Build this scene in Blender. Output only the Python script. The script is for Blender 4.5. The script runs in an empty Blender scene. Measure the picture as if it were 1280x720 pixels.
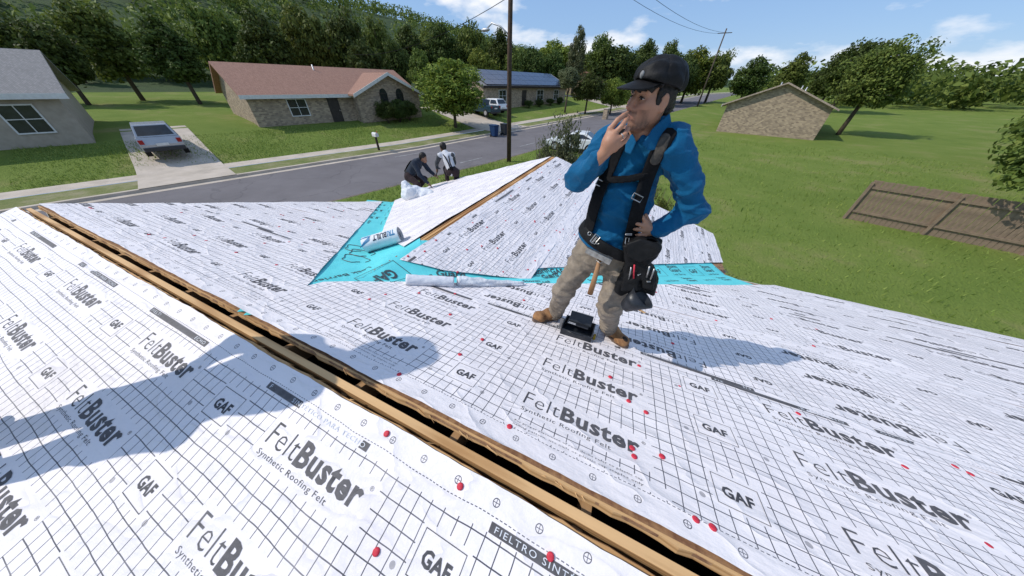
import bpy, bmesh, math, random
import numpy as np
from mathutils import Vector, Matrix
random.seed(7); rng = np.random.default_rng(7)
SC = bpy.context.scene
COL = SC.collection
R = math.radians

# ------------------------------------------------------------------ camera
FPX, PITCH, YAW, ROLL = 325.03, R(38.15), R(24.11), R(1.19)
_fw = np.array([-math.sin(YAW)*math.cos(PITCH), math.cos(YAW)*math.cos(PITCH), -math.sin(PITCH)])
_r0 = np.array([math.cos(YAW), math.sin(YAW), 0.0]); _u0 = np.cross(_r0, _fw)
_rt = math.cos(ROLL)*_r0 + math.sin(ROLL)*_u0
_up = -math.sin(ROLL)*_r0 + math.cos(ROLL)*_u0
cam = bpy.data.cameras.new('camera'); camo = bpy.data.objects.new('camera', cam); COL.objects.link(camo)
camo.matrix_world = Matrix(((_rt[0], _up[0], -_fw[0], 0), (_rt[1], _up[1], -_fw[1], 0), (_rt[2], _up[2], -_fw[2], 0), (0, 0, 0, 1)))
cam.sensor_width = 36; cam.lens = FPX/1280*36; cam.clip_start = 0.03; cam.clip_end = 5000
SC.camera = camo

# ------------------------------------------------------------------ light
SUN_EL = R(46); SUN = np.array([-.905*math.cos(SUN_EL), -.425*math.cos(SUN_EL), math.sin(SUN_EL)])
sl = bpy.data.lights.new('sun', 'SUN'); sl.energy = 3.6; sl.angle = R(.5); sl.color = (1, .95, .87)
so = bpy.data.objects.new('sun', sl); COL.objects.link(so)
so.rotation_euler = Vector(SUN).to_track_quat('Z', 'Y').to_euler()
so.location = (-60, -20, 60)
W = bpy.data.worlds.new('World'); SC.world = W; W.use_nodes = True
wn, wl = W.node_tree.nodes, W.node_tree.links
bg = wn['Background']; bg.inputs['Strength'].default_value = .122
sky = wn.new('ShaderNodeTexSky'); sky.sky_type = 'NISHITA'; sky.sun_disc = False
sky.sun_elevation = SUN_EL; sky.sun_rotation = math.atan2(SUN[0], SUN[1]); sky.air_density = 1.1; sky.dust_density = .15; sky.ozone_density = 4
tc = wn.new('ShaderNodeTexCoord'); mp = wn.new('ShaderNodeMapping'); mp.inputs['Scale'].default_value = (1.6, 1.6, 4.5)
mp.inputs['Location'].default_value = (.35, .1, .2)
nz = wn.new('ShaderNodeTexNoise'); nz.inputs['Scale'].default_value = 2.3; nz.inputs['Detail'].default_value = 7; nz.inputs['Roughness'].default_value = .55
cr = wn.new('ShaderNodeValToRGB'); cr.color_ramp.elements[0].position = .53; cr.color_ramp.elements[1].position = .66
cm = wn.new('ShaderNodeMix'); cm.data_type = 'RGBA'; cm.inputs['B'].default_value = (8.6, 8.8, 9.2, 1)
wl.new(tc.outputs['Generated'], mp.inputs['Vector']); wl.new(mp.outputs['Vector'], nz.inputs['Vector'])
wl.new(nz.outputs['Fac'], cr.inputs['Fac']); wl.new(cr.outputs['Color'], cm.inputs['Factor'])
bl = wn.new('ShaderNodeMix'); bl.data_type = 'RGBA'; bl.inputs['Factor'].default_value = .6; bl.inputs['B'].default_value = (2.7, 4.5, 7.9, 1)
wl.new(sky.outputs['Color'], bl.inputs['A']); wl.new(bl.outputs['Result'], cm.inputs['A']); wl.new(cm.outputs['Result'], bg.inputs['Color'])
SC.view_settings.view_transform = 'Standard'; SC.view_settings.look = 'None'
SC.view_settings.exposure = -0.09; SC.view_settings.gamma = 1
SC.cycles.max_bounces = 8; SC.cycles.transparent_max_bounces = 8

# ------------------------------------------------------------------ materials
def hexlin(r, g, b):
    f = lambda c: (c/255/12.92 if c/255 <= .04045 else ((c/255+.055)/1.055)**2.4)
    return (f(r), f(g), f(b), 1)
class NT:
    """small wrapper for shader node maths"""
    def __init__(s, name):
        s.m = bpy.data.materials.new(name); s.m.use_nodes = True
        s.n, s.l = s.m.node_tree.nodes, s.m.node_tree.links
        s.b = s.n['Principled BSDF']
    def new(s, t, **k):
        n = s.n.new(t)
        for a, v in k.items(): setattr(n, a, v)
        return n
    def put(s, sock, v):
        if isinstance(v, bpy.types.NodeSocket): s.l.new(v, sock)
        elif v is not None: sock.default_value = v
    def math(s, op, a, b=None, c=None, clamp=False):
        n = s.new('ShaderNodeMath', operation=op); n.use_clamp = clamp
        for i, v in enumerate((a, b, c)):
            if v is not None: s.put(n.inputs[i], v)
        return n.outputs[0]
    def add(s, a, b): return s.math('ADD', a, b)
    def sub(s, a, b): return s.math('SUBTRACT', a, b)
    def mul(s, a, b): return s.math('MULTIPLY', a, b)
    def less(s, a, b): return s.math('LESS_THAN', a, b)
    def inv(s, a): return s.sub(1.0, a)
    def mod(s, a, b): return s.math('FLOORED_MODULO', a, b)
    def pabs(s, a, c): # distance to nearest multiple of c
        return s.math('ABSOLUTE', s.sub(s.mod(s.add(a, c/2), c), c/2))
    def noise(s, vec, scale, detail=4, rough=.55):
        n = s.new('ShaderNodeTexNoise'); s.put(n.inputs['Vector'], vec)
        n.inputs['Scale'].default_value = scale; n.inputs['Detail'].default_value = detail; n.inputs['Roughness'].default_value = rough
        return n.outputs['Fac']
    def ramp(s, fac, stops):
        n = s.new('ShaderNodeValToRGB'); e = n.color_ramp.elements
        while len(e) < len(stops): e.new(.5)
        for el, (p, c) in zip(e, stops): el.position = p; el.color = c if len(c) == 4 else (*c, 1)
        s.put(n.inputs['Fac'], fac); return n.outputs['Color']
    def mix(s, f, a, b):
        n = s.new('ShaderNodeMix', data_type='RGBA'); s.put(n.inputs['Factor'], f); s.put(n.inputs['A'], a); s.put(n.inputs['B'], b)
        return n.outputs['Result']
    def obj(s): return s.new('ShaderNodeTexCoord').outputs['Object']
    def bump(s, h, strength=.3, dist=.01):
        n = s.new('ShaderNodeBump'); n.inputs['Strength'].default_value = strength; n.inputs['Distance'].default_value = dist
        s.put(n.inputs['Height'], h); s.l.new(n.outputs['Normal'], s.b.inputs['Normal'])
    def base(s, c, rough=.7, metal=0, spec=.3):
        s.put(s.b.inputs['Base Color'], c); s.put(s.b.inputs['Roughness'], rough); s.b.inputs['Metallic'].default_value = metal
        s.b.inputs['Specular IOR Level'].default_value = spec
        return s.m
def c4(c): return (*c, 1) if len(c) == 3 else c
def simple(name, a, b=None, scale=8, rough=.75, metal=0, bump=0, bscale=40, bdist=.01, spec=.3):
    t = NT(name); o = t.obj()
    b = b or tuple(x*.75 for x in a[:3])
    col = t.ramp(t.noise(o, scale, 5), [(.32, c4(b)), (.68, c4(a))])
    if bump: t.bump(t.noise(o, bscale, 5), bump, bdist)
    return t.base(col, rough, metal, spec)

M = {}
M['wood'] = None
def wood_mat(name, a, b, axis=0, scale=1.0):
    t = NT(name); o = t.obj()
    mp = t.new('ShaderNodeMapping'); sc = [14*scale]*3; sc[axis] = 1.3*scale; mp.inputs['Scale'].default_value = sc
    t.l.new(o, mp.inputs['Vector'])
    w = t.new('ShaderNodeTexWave', wave_type='RINGS', rings_direction='X' if axis != 0 else 'Y')
    w.inputs['Scale'].default_value = .9; w.inputs['Distortion'].default_value = 5; w.inputs['Detail'].default_value = 3
    t.l.new(mp.outputs['Vector'], w.inputs['Vector'])
    n = t.noise(mp.outputs['Vector'], 2.5, 5)
    f = t.add(t.mul(w.outputs['Fac'], .55), t.mul(n, .45))
    col = t.ramp(f, [(.2, c4(b)), (.55, c4(a)), (.9, tuple(min(1, x*1.12) for x in a[:3]))])
    big = t.noise(o, 2.2, 3)
    col = t.mix(t.mul(big, .35), col, c4(tuple(x*.6 for x in b[:3])))
    t.bump(f, .25, .002)
    return t.base(col, .75)
M['wood'] = wood_mat('pine_board', (.70, .44, .21), (.46, .25, .10))
M['woodv'] = wood_mat('pine_board_lengthwise', (.60, .34, .14), (.38, .18, .065), axis=1)
M['ply'] = simple('plywood_edge', (.42, .25, .13), (.2, .1, .06), 30, .85, bump=.3)
M['rafter'] = simple('rafter_wood', (.5, .3, .15), (.32, .17, .08), 12, .8, bump=.2)
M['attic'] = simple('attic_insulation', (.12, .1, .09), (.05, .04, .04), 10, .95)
def ink_mat(name, a, b, lo, hi):
    t = NT(name); o = t.obj(); t.base(t.ramp(t.noise(o, 45, 4), [(.3, c4(b)), (.7, c4(a))]), .6)
    tr_ = t.new('ShaderNodeBsdfTransparent'); mx = t.new('ShaderNodeMixShader'); n = t.add(t.mul(t.noise(o, 2.6, 3), .55), t.mul(t.noise(o, 60, 5, .7), .45))
    t.l.new(t.ramp(n, [(.38, (lo, lo, lo)), (.66, (hi, hi, hi))]), mx.inputs[0]); t.l.new(t.b.outputs[0], mx.inputs[1]); t.l.new(tr_.outputs[0], mx.inputs[2]); t.l.new(mx.outputs[0], t.n['Material Output'].inputs['Surface']); return t.m
M['ink'] = ink_mat('print_ink', (.075, .075, .085), (.04, .04, .045), .02, .36); M['inkgrey'] = ink_mat('print_ink_grey', (.12, .115, .12), (.075, .07, .075), .0, .32)
M['bargrey'] = simple('label_bar_grey', (.2, .19, .21), (.15, .145, .16), 50, .6)
M['felt_white'] = simple('felt_reverse', (.74, .75, .78), (.66, .67, .70), 9, .6, bump=.5, bscale=14, bdist=.02)
M['red'] = simple('red_cap_plastic', (.70, .05, .08), (.5, .03, .05), 90, .55, spec=.25)
M['black_leather'] = simple('black_leather', (.011, .0105, .011), (.005, .005, .0055), 30, .6, bump=.45, bscale=120, bdist=.003, spec=.22)
M['black_strap'] = simple('black_webbing', (.011, .011, .012), (.006, .006, .007), 60, .85, bump=.3, bscale=300, bdist=.001, spec=.12)
M['black_plastic'] = simple('black_plastic', (.025, .028, .034), (.013, .014, .018), 18, .38, bump=.12, bscale=60, spec=.5)
M['steel'] = simple('worn_steel', (.55, .54, .52), (.33, .32, .31), 40, .38, metal=.9, bump=.2, bscale=90, bdist=.002)
M['zinc'] = simple('galvanised', (.55, .56, .58), (.42, .43, .45), 6, .45, metal=.6)
M['hair'] = simple('black_hair', (.018, .014, .012), (.008, .006, .005), 90, .5, bump=.8, bscale=160, bdist=.004)
M['brick'] = None

# felt underlayment: printed grid, nail crosses, dashed line; UV in metres on the roll
PER, ROW, CELL = 1.27, .34, .0567
ROWS = (.255, .595, .935); WID = 1.22
def felt_material(name, strength=1.0):
    t = NT(name); uv = t.new('ShaderNodeUVMap'); uv.uv_map = 'UVMap'
    sp = t.new('ShaderNodeSeparateXYZ'); t.l.new(uv.outputs['UV'], sp.inputs[0])
    X0, Y0 = sp.outputs[0], sp.outputs[1]
    nn = t.new('ShaderNodeTexNoise'); nn.inputs['Scale'].default_value = 3.2; nn.inputs['Detail'].default_value = 3; t.l.new(uv.outputs['UV'], nn.inputs['Vector'])
    sc = t.new('ShaderNodeSeparateColor'); t.l.new(nn.outputs['Color'], sc.inputs[0])
    X = t.add(X0, t.mul(t.sub(sc.outputs[0], .5), .022)); Y = t.add(Y0, t.mul(t.sub(sc.outputs[1], .5), .022))
    lw = .0020
    gx = t.less(t.pabs(X, CELL), lw); gy = t.less(t.pabs(Y, CELL), lw)
    # blank print windows
    xt = t.mod(X0, PER); yt = t.mod(t.sub(Y0, ROWS[0]-.062), ROW)
    feltwin = t.mul(t.less(xt, .645), t.less(yt, .172))
    xg = t.mod(t.sub(X0, .86), PER); yg = t.mod(t.sub(Y0, ROWS[0]-.06), ROW)
    gafwin = t.mul(t.less(xg, .2), t.less(yg, .155))
    band = t.mul(t.math('GREATER_THAN', Y, .098), t.less(Y, WID-.13))
    small = t.mul(t.math('GREATER_THAN', Y, .105), t.mul(t.less(Y, .15), t.less(t.mod(X0, PER), .7)))
    g = t.mul(t.mul(t.math('MAXIMUM', gx, gy), t.inv(t.math('MAXIMUM', feltwin, gafwin))), t.mul(band, t.inv(small)))
    # dashed lines both sides
    dash = t.mul(t.less(t.mod(X, .017), .0105), t.math('MAXIMUM', t.less(t.math('ABSOLUTE', t.sub(Y, .096)), .0016), t.less(t.math('ABSOLUTE', t.sub(Y, WID-.085)), .0016)))
    # nail crosses
    dx = t.sub(t.mod(X0, .165), .0825)
    def cross(yc):
        dy = t.sub(Y0, yc); d = t.math('SQRT', t.add(t.mul(dx, dx), t.mul(dy, dy)))
        ring = t.less(t.math('ABSOLUTE', t.sub(d, .0125)), .0016)
        cx = t.mul(t.less(d, .0125), t.math('MAXIMUM', t.less(t.math('ABSOLUTE', dx), .0012), t.less(t.math('ABSOLUTE', dy), .0012)))
        return t.math('MAXIMUM', ring, cx)
    ink = t.math('MAXIMUM', t.math('MAXIMUM', g, dash), t.math('MAXIMUM', cross(.055), cross(WID-.043)))
    # mid-sheet nail crosses
    dy2 = t.sub(t.mod(Y0, ROW), ROW*.6); dx2 = t.sub(t.mod(X0, .33), .16)
    d2 = t.math('SQRT', t.add(t.mul(dx2, dx2), t.mul(dy2, dy2)))
    mid = t.mul(t.mul(t.less(d2, .011), band), t.inv(t.math('MAXIMUM', feltwin, gafwin)))
    ink = t.math('MAXIMUM', ink, t.mul(mid, .6))
    wear = t.noise(uv.outputs['UV'], 5, 3)
    ink = t.mul(ink, t.math('MULTIPLY', t.add(t.mul(wear, .7), .58), strength, clamp=True))
    dirt = t.noise(uv.outputs['UV'], 1.7, 6, .6); scuff = t.noise(uv.outputs['UV'], 9, 6, .7)
    basec = t.ramp(dirt, [(.3, (.77, .715, .715)), (.6, (.85, .795, .79))])
    basec = t.mix(t.ramp(scuff, [(.6, (0, 0, 0)), (.78, (.35, .35, .35))]), basec, (.58, .57, .57, 1))
    col = t.mix(ink, basec, (.07, .07, .085, 1))
    mpp = t.new('ShaderNodeMapping'); mpp.inputs['Scale'].default_value = (1, 2.4, 1); t.l.new(uv.outputs['UV'], mpp.inputs['Vector'])
    crn = t.noise(mpp.outputs['Vector'], 2.1, 3, .45); crease = t.math('POWER', t.inv(t.math('ABSOLUTE', t.sub(t.mul(crn, 2.0), 1.0))), 14)
    foot = t.ramp(t.noise(uv.outputs['UV'], 3.4, 7, .72), [(.60, (0, 0, 0)), (.70, (.28, .28, .28))]); col = t.mix(foot, col, (.50, .47, .44, 1))
    t.bump(t.add(t.add(t.noise(mpp.outputs['Vector'], 5, 5, .5), t.mul(crease, .42)), t.mul(t.noise(uv.outputs['UV'], 45, 2), .12)), .6, .02)
    return t.base(col, .55, spec=.35)
M['felt'] = felt_material('felt_underlayment')
t = NT('teal_membrane'); uvn = t.obj()
colr = t.ramp(t.noise(uvn, 4, 5), [(.3, (.11, .60, .63)), (.7, (.14, .70, .72))])
t.bump(t.noise(uvn, 7, 4), .5, .015); M['teal'] = t.base(colr, .5, spec=.35)

# ------------------------------------------------------------------ object helpers
def tag(o, label=None, cat=None, group=None, kind=None):
    if label: o['label'] = label
    if cat: o['category'] = cat
    if group: o['group'] = group
    if kind: o['kind'] = kind
    return o
def empty(name, loc=(0, 0, 0), label=None, cat=None, group=None, rz=0):
    o = bpy.data.objects.new(name, None); COL.objects.link(o); o.location = loc; o.rotation_euler = (0, 0, rz); o.empty_display_size = .2
    return tag(o, label, cat, group)
def link(name, me, mat=None, parent=None, smooth=False, world=True):
    o = bpy.data.objects.new(name, me); COL.objects.link(o)
    if mat is not None and not me.materials: me.materials.append(mat)
    if smooth and len(me.polygons): me.polygons.foreach_set('use_smooth', np.ones(len(me.polygons), bool))
    if parent is not None:
        o.parent = parent
        if world: o.matrix_parent_inverse = parent_world(parent).inverted()
    return o
def parent_world(p):
    m = Matrix.LocRotScale(p.location, p.rotation_euler, p.scale)
    return (parent_world(p.parent) @ p.matrix_parent_inverse @ m) if p.parent else m
def pydata(name, v, f):
    me = bpy.data.meshes.new(name); me.from_pydata([tuple(map(float, p)) for p in v], [], [tuple(map(int, q)) for q in f]); me.update(); return me
def npmesh(name, v, f):
    """fast mesh from Nx3 verts and Mx(3|4) faces"""
    v = np.asarray(v, np.float32); f = np.asarray(f, np.int32); k = f.shape[1]
    me = bpy.data.meshes.new(name); me.vertices.add(len(v)); me.vertices.foreach_set('co', v.ravel())
    me.loops.add(f.size); me.loops.foreach_set('vertex_index', f.ravel())
    me.polygons.add(len(f)); me.polygons.foreach_set('loop_start', np.arange(0, f.size, k, dtype=np.int32))
    me.update(calc_edges=True); return me
class MB:
    """collects simple solids into one mesh"""
    def __init__(s): s.v = []; s.f = []
    def raw(s, v, f):
        n = len(s.v); s.v += [tuple(p) for p in v]; s.f += [tuple(i+n for i in q) for q in f]; return s
    def frame_box(s, o, ex, ey, ez, a, b):
        """box from a to b in the frame (o; ex, ey, ez)"""
        o, ex, ey, ez = map(np.asarray, (o, ex, ey, ez)); pts = []
        for k in (a[2], b[2]):
            for i, j in ((a[0], a[1]), (b[0], a[1]), (b[0], b[1]), (a[0], b[1])): pts.append(o+ex*i+ey*j+ez*k)
        return s.raw(pts, [(3, 2, 1, 0), (4, 5, 6, 7), (0, 1, 5, 4), (1, 2, 6, 5), (2, 3, 7, 6), (3, 0, 4, 7)])
    def box(s, a, b): return s.frame_box((0, 0, 0), (1, 0, 0), (0, 1, 0), (0, 0, 1), a, b)
    def tube(s, pts, rad, n=8, caps=True):
        pts = [np.asarray(p, float) for p in pts]; m = len(pts)
        if np.isscalar(rad): rad = [rad]*m
        rings = []; ref = None
        for i, p in enumerate(pts):
            d = pts[min(i+1, m-1)]-pts[max(i-1, 0)]; d = d/(np.linalg.norm(d)+1e-9)
            if ref is None: ref = np.array([0, 0, 1.]) if abs(d[2]) < .9 else np.array([1., 0, 0])
            a = np.cross(d, ref); a /= np.linalg.norm(a)+1e-9; b = np.cross(a, d); ref = b
            rings += [p+rad[i]*(math.cos(2*math.pi*k/n)*a+math.sin(2*math.pi*k/n)*b) for k in range(n)]
        f = [(i*n+k, (i+1)*n+k, (i+1)*n+(k+1) % n, i*n+(k+1) % n) for i in range(m-1) for k in range(n)]
        if caps: f += [tuple(range(n)), tuple((m-1)*n+k for k in reversed(range(n)))]
        return s.raw(rings, f)
    def prism(s, poly, o, ex, ey, ez, d0, d1):
        o, ex, ey, ez = map(np.asarray, (o, ex, ey, ez)); n = len(poly)
        v = [o+ex*x+ey*y+ez*d0 for x, y in poly]+[o+ex*x+ey*y+ez*d1 for x, y in poly]
        return s.raw(v, [tuple(reversed(range(n))), tuple(range(n, 2*n))]+[(i, (i+1) % n, n+(i+1) % n, n+i) for i in range(n)])
    def build(s, name, mat, parent=None, smooth=False, bevel=0):
        me = pydata(name, s.v, s.f)
        bm = bmesh.new(); bm.from_mesh(me); bmesh.ops.recalc_face_normals(bm, faces=bm.faces[:])
        if bevel: bmesh.ops.bevel(bm, geom=bm.edges[:], offset=bevel, segments=2, affect='EDGES', profile=.6)
        bm.to_mesh(me); bm.free()
        return link(name, me, mat, parent, smooth)
def copy_tree(o, parent=None):
    c = o.copy(); COL.objects.link(c)
    if parent is not None: c.parent = parent
    for ch in list(o.children): copy_tree(ch, c)
    return c

def ray(px, py): return _fw*FPX+_rt*(px-640)-_up*(py-360)
def at(px, py, v):
    d = ray(px, py); return d*(v/d[1])

# text -> triangles
_tc = {}
def text_tris(body, size=1.0, offset=0.0, res=2, spacing=1.0, shear=0.0):
    key = (body, size, offset, res, spacing, shear)
    if key not in _tc:
        c = bpy.data.curves.new('t', 'FONT'); c.body = body; c.size = size; c.offset = offset; c.resolution_u = res; c.space_character = spacing; c.shear = shear
        o = bpy.data.objects.new('t', c); COL.objects.link(o)
        dg = bpy.context.evaluated_depsgraph_get(); dg.update(); me = o.evaluated_get(dg).to_mesh(); me.calc_loop_triangles()
        v = np.array([(p.co.x, p.co.y) for p in me.vertices]).reshape(-1, 2)
        f = np.array([tuple(q.vertices) for q in me.loop_triangles]).reshape(-1, 3)
        # from bottom curve fill keep faces once
        o.evaluated_get(dg).to_mesh_clear(); bpy.data.objects.remove(o); bpy.data.curves.remove(c)
        _tc[key] = (v, f)
    return _tc[key]
def fit(vf, x, y, w, h):
    """scale text to a box with its baseline at y; w = full width, h = cap height"""
    v, f = vf; x0, x1 = v[:, 0].min(), v[:, 0].max()
    return np.stack([(v[:, 0]-x0)/(x1-x0)*w+x, v[:, 1]/.69*h+y], 1), f
def rect2(x0, y0, x1, y1): return np.array([(x0, y0), (x1, y0), (x1, y1), (x0, y1)], float), np.array([(0, 1, 2), (0, 2, 3)])
def frame2(x0, y0, x1, y1, w): return cat([rect2(x0, y0, x1, y0+w), rect2(x0, y1-w, x1, y1), rect2(x0, y0+w, x0+w, y1-w), rect2(x1-w, y0+w, x1, y1-w)])
def cat(parts):
    V, F, n = [], [], 0
    for v, f in parts: V.append(v); F.append(f+n); n += len(v)
    return (np.concatenate(V), np.concatenate(F)) if V else (np.zeros((0, 2)), np.zeros((0, 3), int))

# ------------------------------------------------------------------ signed distance modelling (bodies, clothes)
class SDF:
    def __init__(s, lo, hi, h):
        s.lo = np.asarray(lo, float); s.h = h; s.n = np.ceil((np.asarray(hi)-s.lo)/h).astype(int)+1
        s.D = np.full(s.n, .5, np.float32); s.rs = 1.0
    def sub(s, lo, hi):
        a = np.clip(np.floor((np.asarray(lo)-s.lo)/s.h).astype(int), 0, s.n); b = np.clip(np.ceil((np.asarray(hi)-s.lo)/s.h).astype(int)+1, 0, s.n)
        g = np.meshgrid(*[(s.lo[i]+s.h*np.arange(a[i], b[i])).astype(np.float32) for i in range(3)], indexing='ij')
        return tuple(slice(a[i], b[i]) for i in range(3)), g
    def blend(s, sl, d, k, op):
        D = s.D[sl]
        if op == 'sub': d = -d; D2 = np.maximum(D, d) if k <= 0 else -smin(-D, -d, k)
        else: D2 = np.minimum(D, d) if k <= 0 else smin(D, d, k)
        s.D[sl] = D2
    def cap(s, a, b, ra, rb=None, k=.02, op='add'):
        rb = ra if rb is None else rb; ra, rb, k = ra*s.rs, rb*s.rs, k*s.rs; a, b = np.asarray(a, float), np.asarray(b, float); r = max(ra, rb)+k+3*s.h
        sl, g = s.sub(np.minimum(a, b)-r, np.maximum(a, b)+r)
        if 0 in g[0].shape: return s
        ba = b-a; t = sum((g[i]-a[i])*ba[i] for i in range(3))/(ba@ba+1e-12); t = np.clip(t, 0, 1)
        d = np.sqrt(sum((g[i]-a[i]-t*ba[i])**2 for i in range(3)))-(ra+(rb-ra)*t)
        s.blend(sl, d, k, op); return s
    def chain(s, pts, rad, k=.02):
        for i in range(len(pts)-1): s.cap(pts[i], pts[i+1], rad[i], rad[i+1], k)
        return s
    def ell(s, c, r, k=.02, ax=None, op='add'):
        c, r, k = np.asarray(c, float), np.asarray(r, float)*s.rs, k*s.rs; m = r.max()+k+3*s.h
        sl, g = s.sub(c-m, c+m)
        if 0 in g[0].shape: return s
        ax = np.eye(3) if ax is None else np.asarray(ax, float)
        q = [sum((g[i]-c[i])*ax[j][i] for i in range(3)) for j in range(3)]
        k0 = np.sqrt(sum((q[j]/r[j])**2 for j in range(3)))+1e-6; k1 = np.sqrt(sum((q[j]/r[j]**2)**2 for j in range(3)))+1e-6
        s.blend(sl, k0*(k0-1)/k1, k, op); return s
    def rbox(s, c, half, rr, k=.01, ax=None, op='add'):
        c, half = np.asarray(c, float), np.asarray(half, float); m = np.linalg.norm(half)+rr+k+3*s.h
        sl, g = s.sub(c-m, c+m); ax = np.eye(3) if ax is None else np.asarray(ax, float)
        q = [np.abs(sum((g[i]-c[i])*ax[j][i] for i in range(3)))-(half[j]-rr) for j in range(3)]
        d = np.sqrt(sum(np.maximum(x, 0)**2 for x in q))+np.minimum(np.maximum(np.maximum(q[0], q[1]), q[2]), 0)-rr
        s.blend(sl, d, k, op); return s
    def grid(s): return s.sub(s.lo, s.lo+s.h*(s.n-1))[1]
    def wrinkle(s, amp, freq, seed=0, stretch=(1, 1, 1), n=6):
        r = np.random.default_rng(seed); g = s.grid(); acc = 0
        wx = [np.sin(g[(i+1) % 3]*freq*.55+r.uniform(0, 6))*.6/freq for i in range(3)]
        for i in range(n):
            d = r.normal(size=3)*np.asarray(stretch); d /= np.linalg.norm(d); f = freq*r.uniform(.6, 1.9)
            acc = acc+np.sin(f*sum(d[j]*(g[j]+wx[j]*2) for j in range(3))+r.uniform(0, 6))
        s.D += (amp/n**.5*acc).astype(np.float32)*(np.abs(s.D) < .06); return s
    def plane(s, p, nrm):
        """keep the side the normal points away from"""
        g = s.grid(); n = np.asarray(nrm, float); n = n/np.linalg.norm(n)
        s.D = np.maximum(s.D, sum((g[i]-p[i])*n[i] for i in range(3)).astype(np.float32)); return s
    def value(s, p):
        i = np.clip(((np.asarray(p)-s.lo)/s.h).astype(int), 0, s.n-1); return s.D[tuple(i)]
    def surf(s, px, py, off=0):
        d = ray(px, py); d = d/np.linalg.norm(d)
        for t in np.arange(.6, 2.6, s.h*.5):
            q = d*t
            if np.all(q > s.lo) and np.all(q < s.lo+s.h*(s.n-1)) and s.value(q) < off: return q
        return None
    def mesh(s, name):
        D = s.D; h = s.h
        S = D < 0
        c = np.zeros(np.array(D.shape)-1, np.int8)
        for i in (0, 1):
            for j in (0, 1):
                for k in (0, 1): c += S[i:i+c.shape[0], j:j+c.shape[1], k:k+c.shape[2]]
        act = np.argwhere((c > 0) & (c < 8)); idx = np.full(c.shape, -1, np.int32); idx[tuple(act.T)] = np.arange(len(act))
        acc = np.zeros((len(act), 3)); cnt = np.zeros(len(act)); cor = [(i, j, k) for i in (0, 1) for j in (0, 1) for k in (0, 1)]
        for a in cor:
            for ax in range(3):
                if a[ax]: continue
                b = list(a); b[ax] = 1
                da = D[tuple((act+a).T)].astype(float); db = D[tuple((act+b).T)].astype(float); m = (da < 0) != (db < 0)
                tt = da/(da-db+1e-20); p = np.tile(np.array(a, float), (len(act), 1)); p[:, ax] += tt
                acc[m] += p[m]; cnt[m] += 1
        v = s.lo+h*(act+acc/np.maximum(cnt, 1)[:, None]); F = []
        for ax in range(3):
            b, e = (ax+1) % 3, (ax+2) % 3
            A = np.take(S, range(0, D.shape[ax]-1), ax); B = np.take(S, range(1, D.shape[ax]), ax)
            ed = np.argwhere(A != B); ed = ed[(ed[:, b] > 0) & (ed[:, e] > 0) & (ed[:, b] < D.shape[b]-1) & (ed[:, e] < D.shape[e]-1)]
            q = []
            for ob, oe in ((-1, -1), (0, -1), (0, 0), (-1, 0)):
                w = ed.copy(); w[:, b] += ob; w[:, e] += oe; q.append(idx[tuple(w.T)])
            q = np.stack(q, 1); fl = ~S[tuple(ed.T)]; q[fl] = q[fl][:, ::-1]; F.append(q)
        F = np.concatenate(F); F = F[(F >= 0).all(1)]
        me = npmesh(name, v, F); me.polygons.foreach_set('use_smooth', np.ones(len(me.polygons), bool)); return me
def smin(a, b, k):
    h = np.maximum(k-np.abs(a-b), 0)/k; return np.minimum(a, b)-h*h*k*.25
def paint(me, fn):
    """colour attribute from vertex positions"""
    v = np.zeros(len(me.vertices)*3, np.float32); me.vertices.foreach_get('co', v); v = v.reshape(-1, 3)
    c = np.ones((len(v), 4), np.float32); c[:, :3] = fn(v)
    a = me.color_attributes.new('Col', 'FLOAT_COLOR', 'POINT'); a.data.foreach_set('color', c.ravel())
def attr_mat(name, rough=.55, bump=.2, bscale=200, sss=0, spec=.35, vary=.25, bdist=.002):
    t = NT(name); a = t.new('ShaderNodeAttribute'); a.attribute_name = 'Col'; o = t.obj()
    n = t.noise(o, 35, 5); col = t.mix(t.mul(n, vary), a.outputs['Color'], (0.02, .015, .012, 1))
    t.bump(t.noise(o, bscale, 4), bump, bdist)
    if sss: t.b.inputs['Subsurface Weight'].default_value = sss; t.b.inputs['Subsurface Radius'].default_value = (.012, .005, .003); t.b.inputs['Subsurface Scale'].default_value = .5
    return t.base(col, rough, spec=spec)
def cloth(name, a, b, scale=14, weave=900, rough=.85, dirt=None):
    t = NT(name); o = t.obj(); n = t.noise(o, scale, 6, .6)
    col = t.ramp(n, [(.3, c4(b)), (.66, c4(a))])
    if dirt: col = t.mix(t.ramp(t.noise(o, 7, 5, .65), [(.5, (0, 0, 0)), (.72, (.75, .75, .75))]), col, c4(dirt))
    col = t.mix(t.mul(t.noise(o, 140, 3, .7), .45), col, c4(tuple(x*.55 for x in b[:3])))
    t.bump(t.add(t.noise(o, 55, 5, .65), t.mul(t.noise(o, weave*.35, 1), .35)), .7, .005)
    t.b.inputs['Sheen Weight'].default_value = .08
    return t.base(col, rough, spec=.12)

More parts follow.
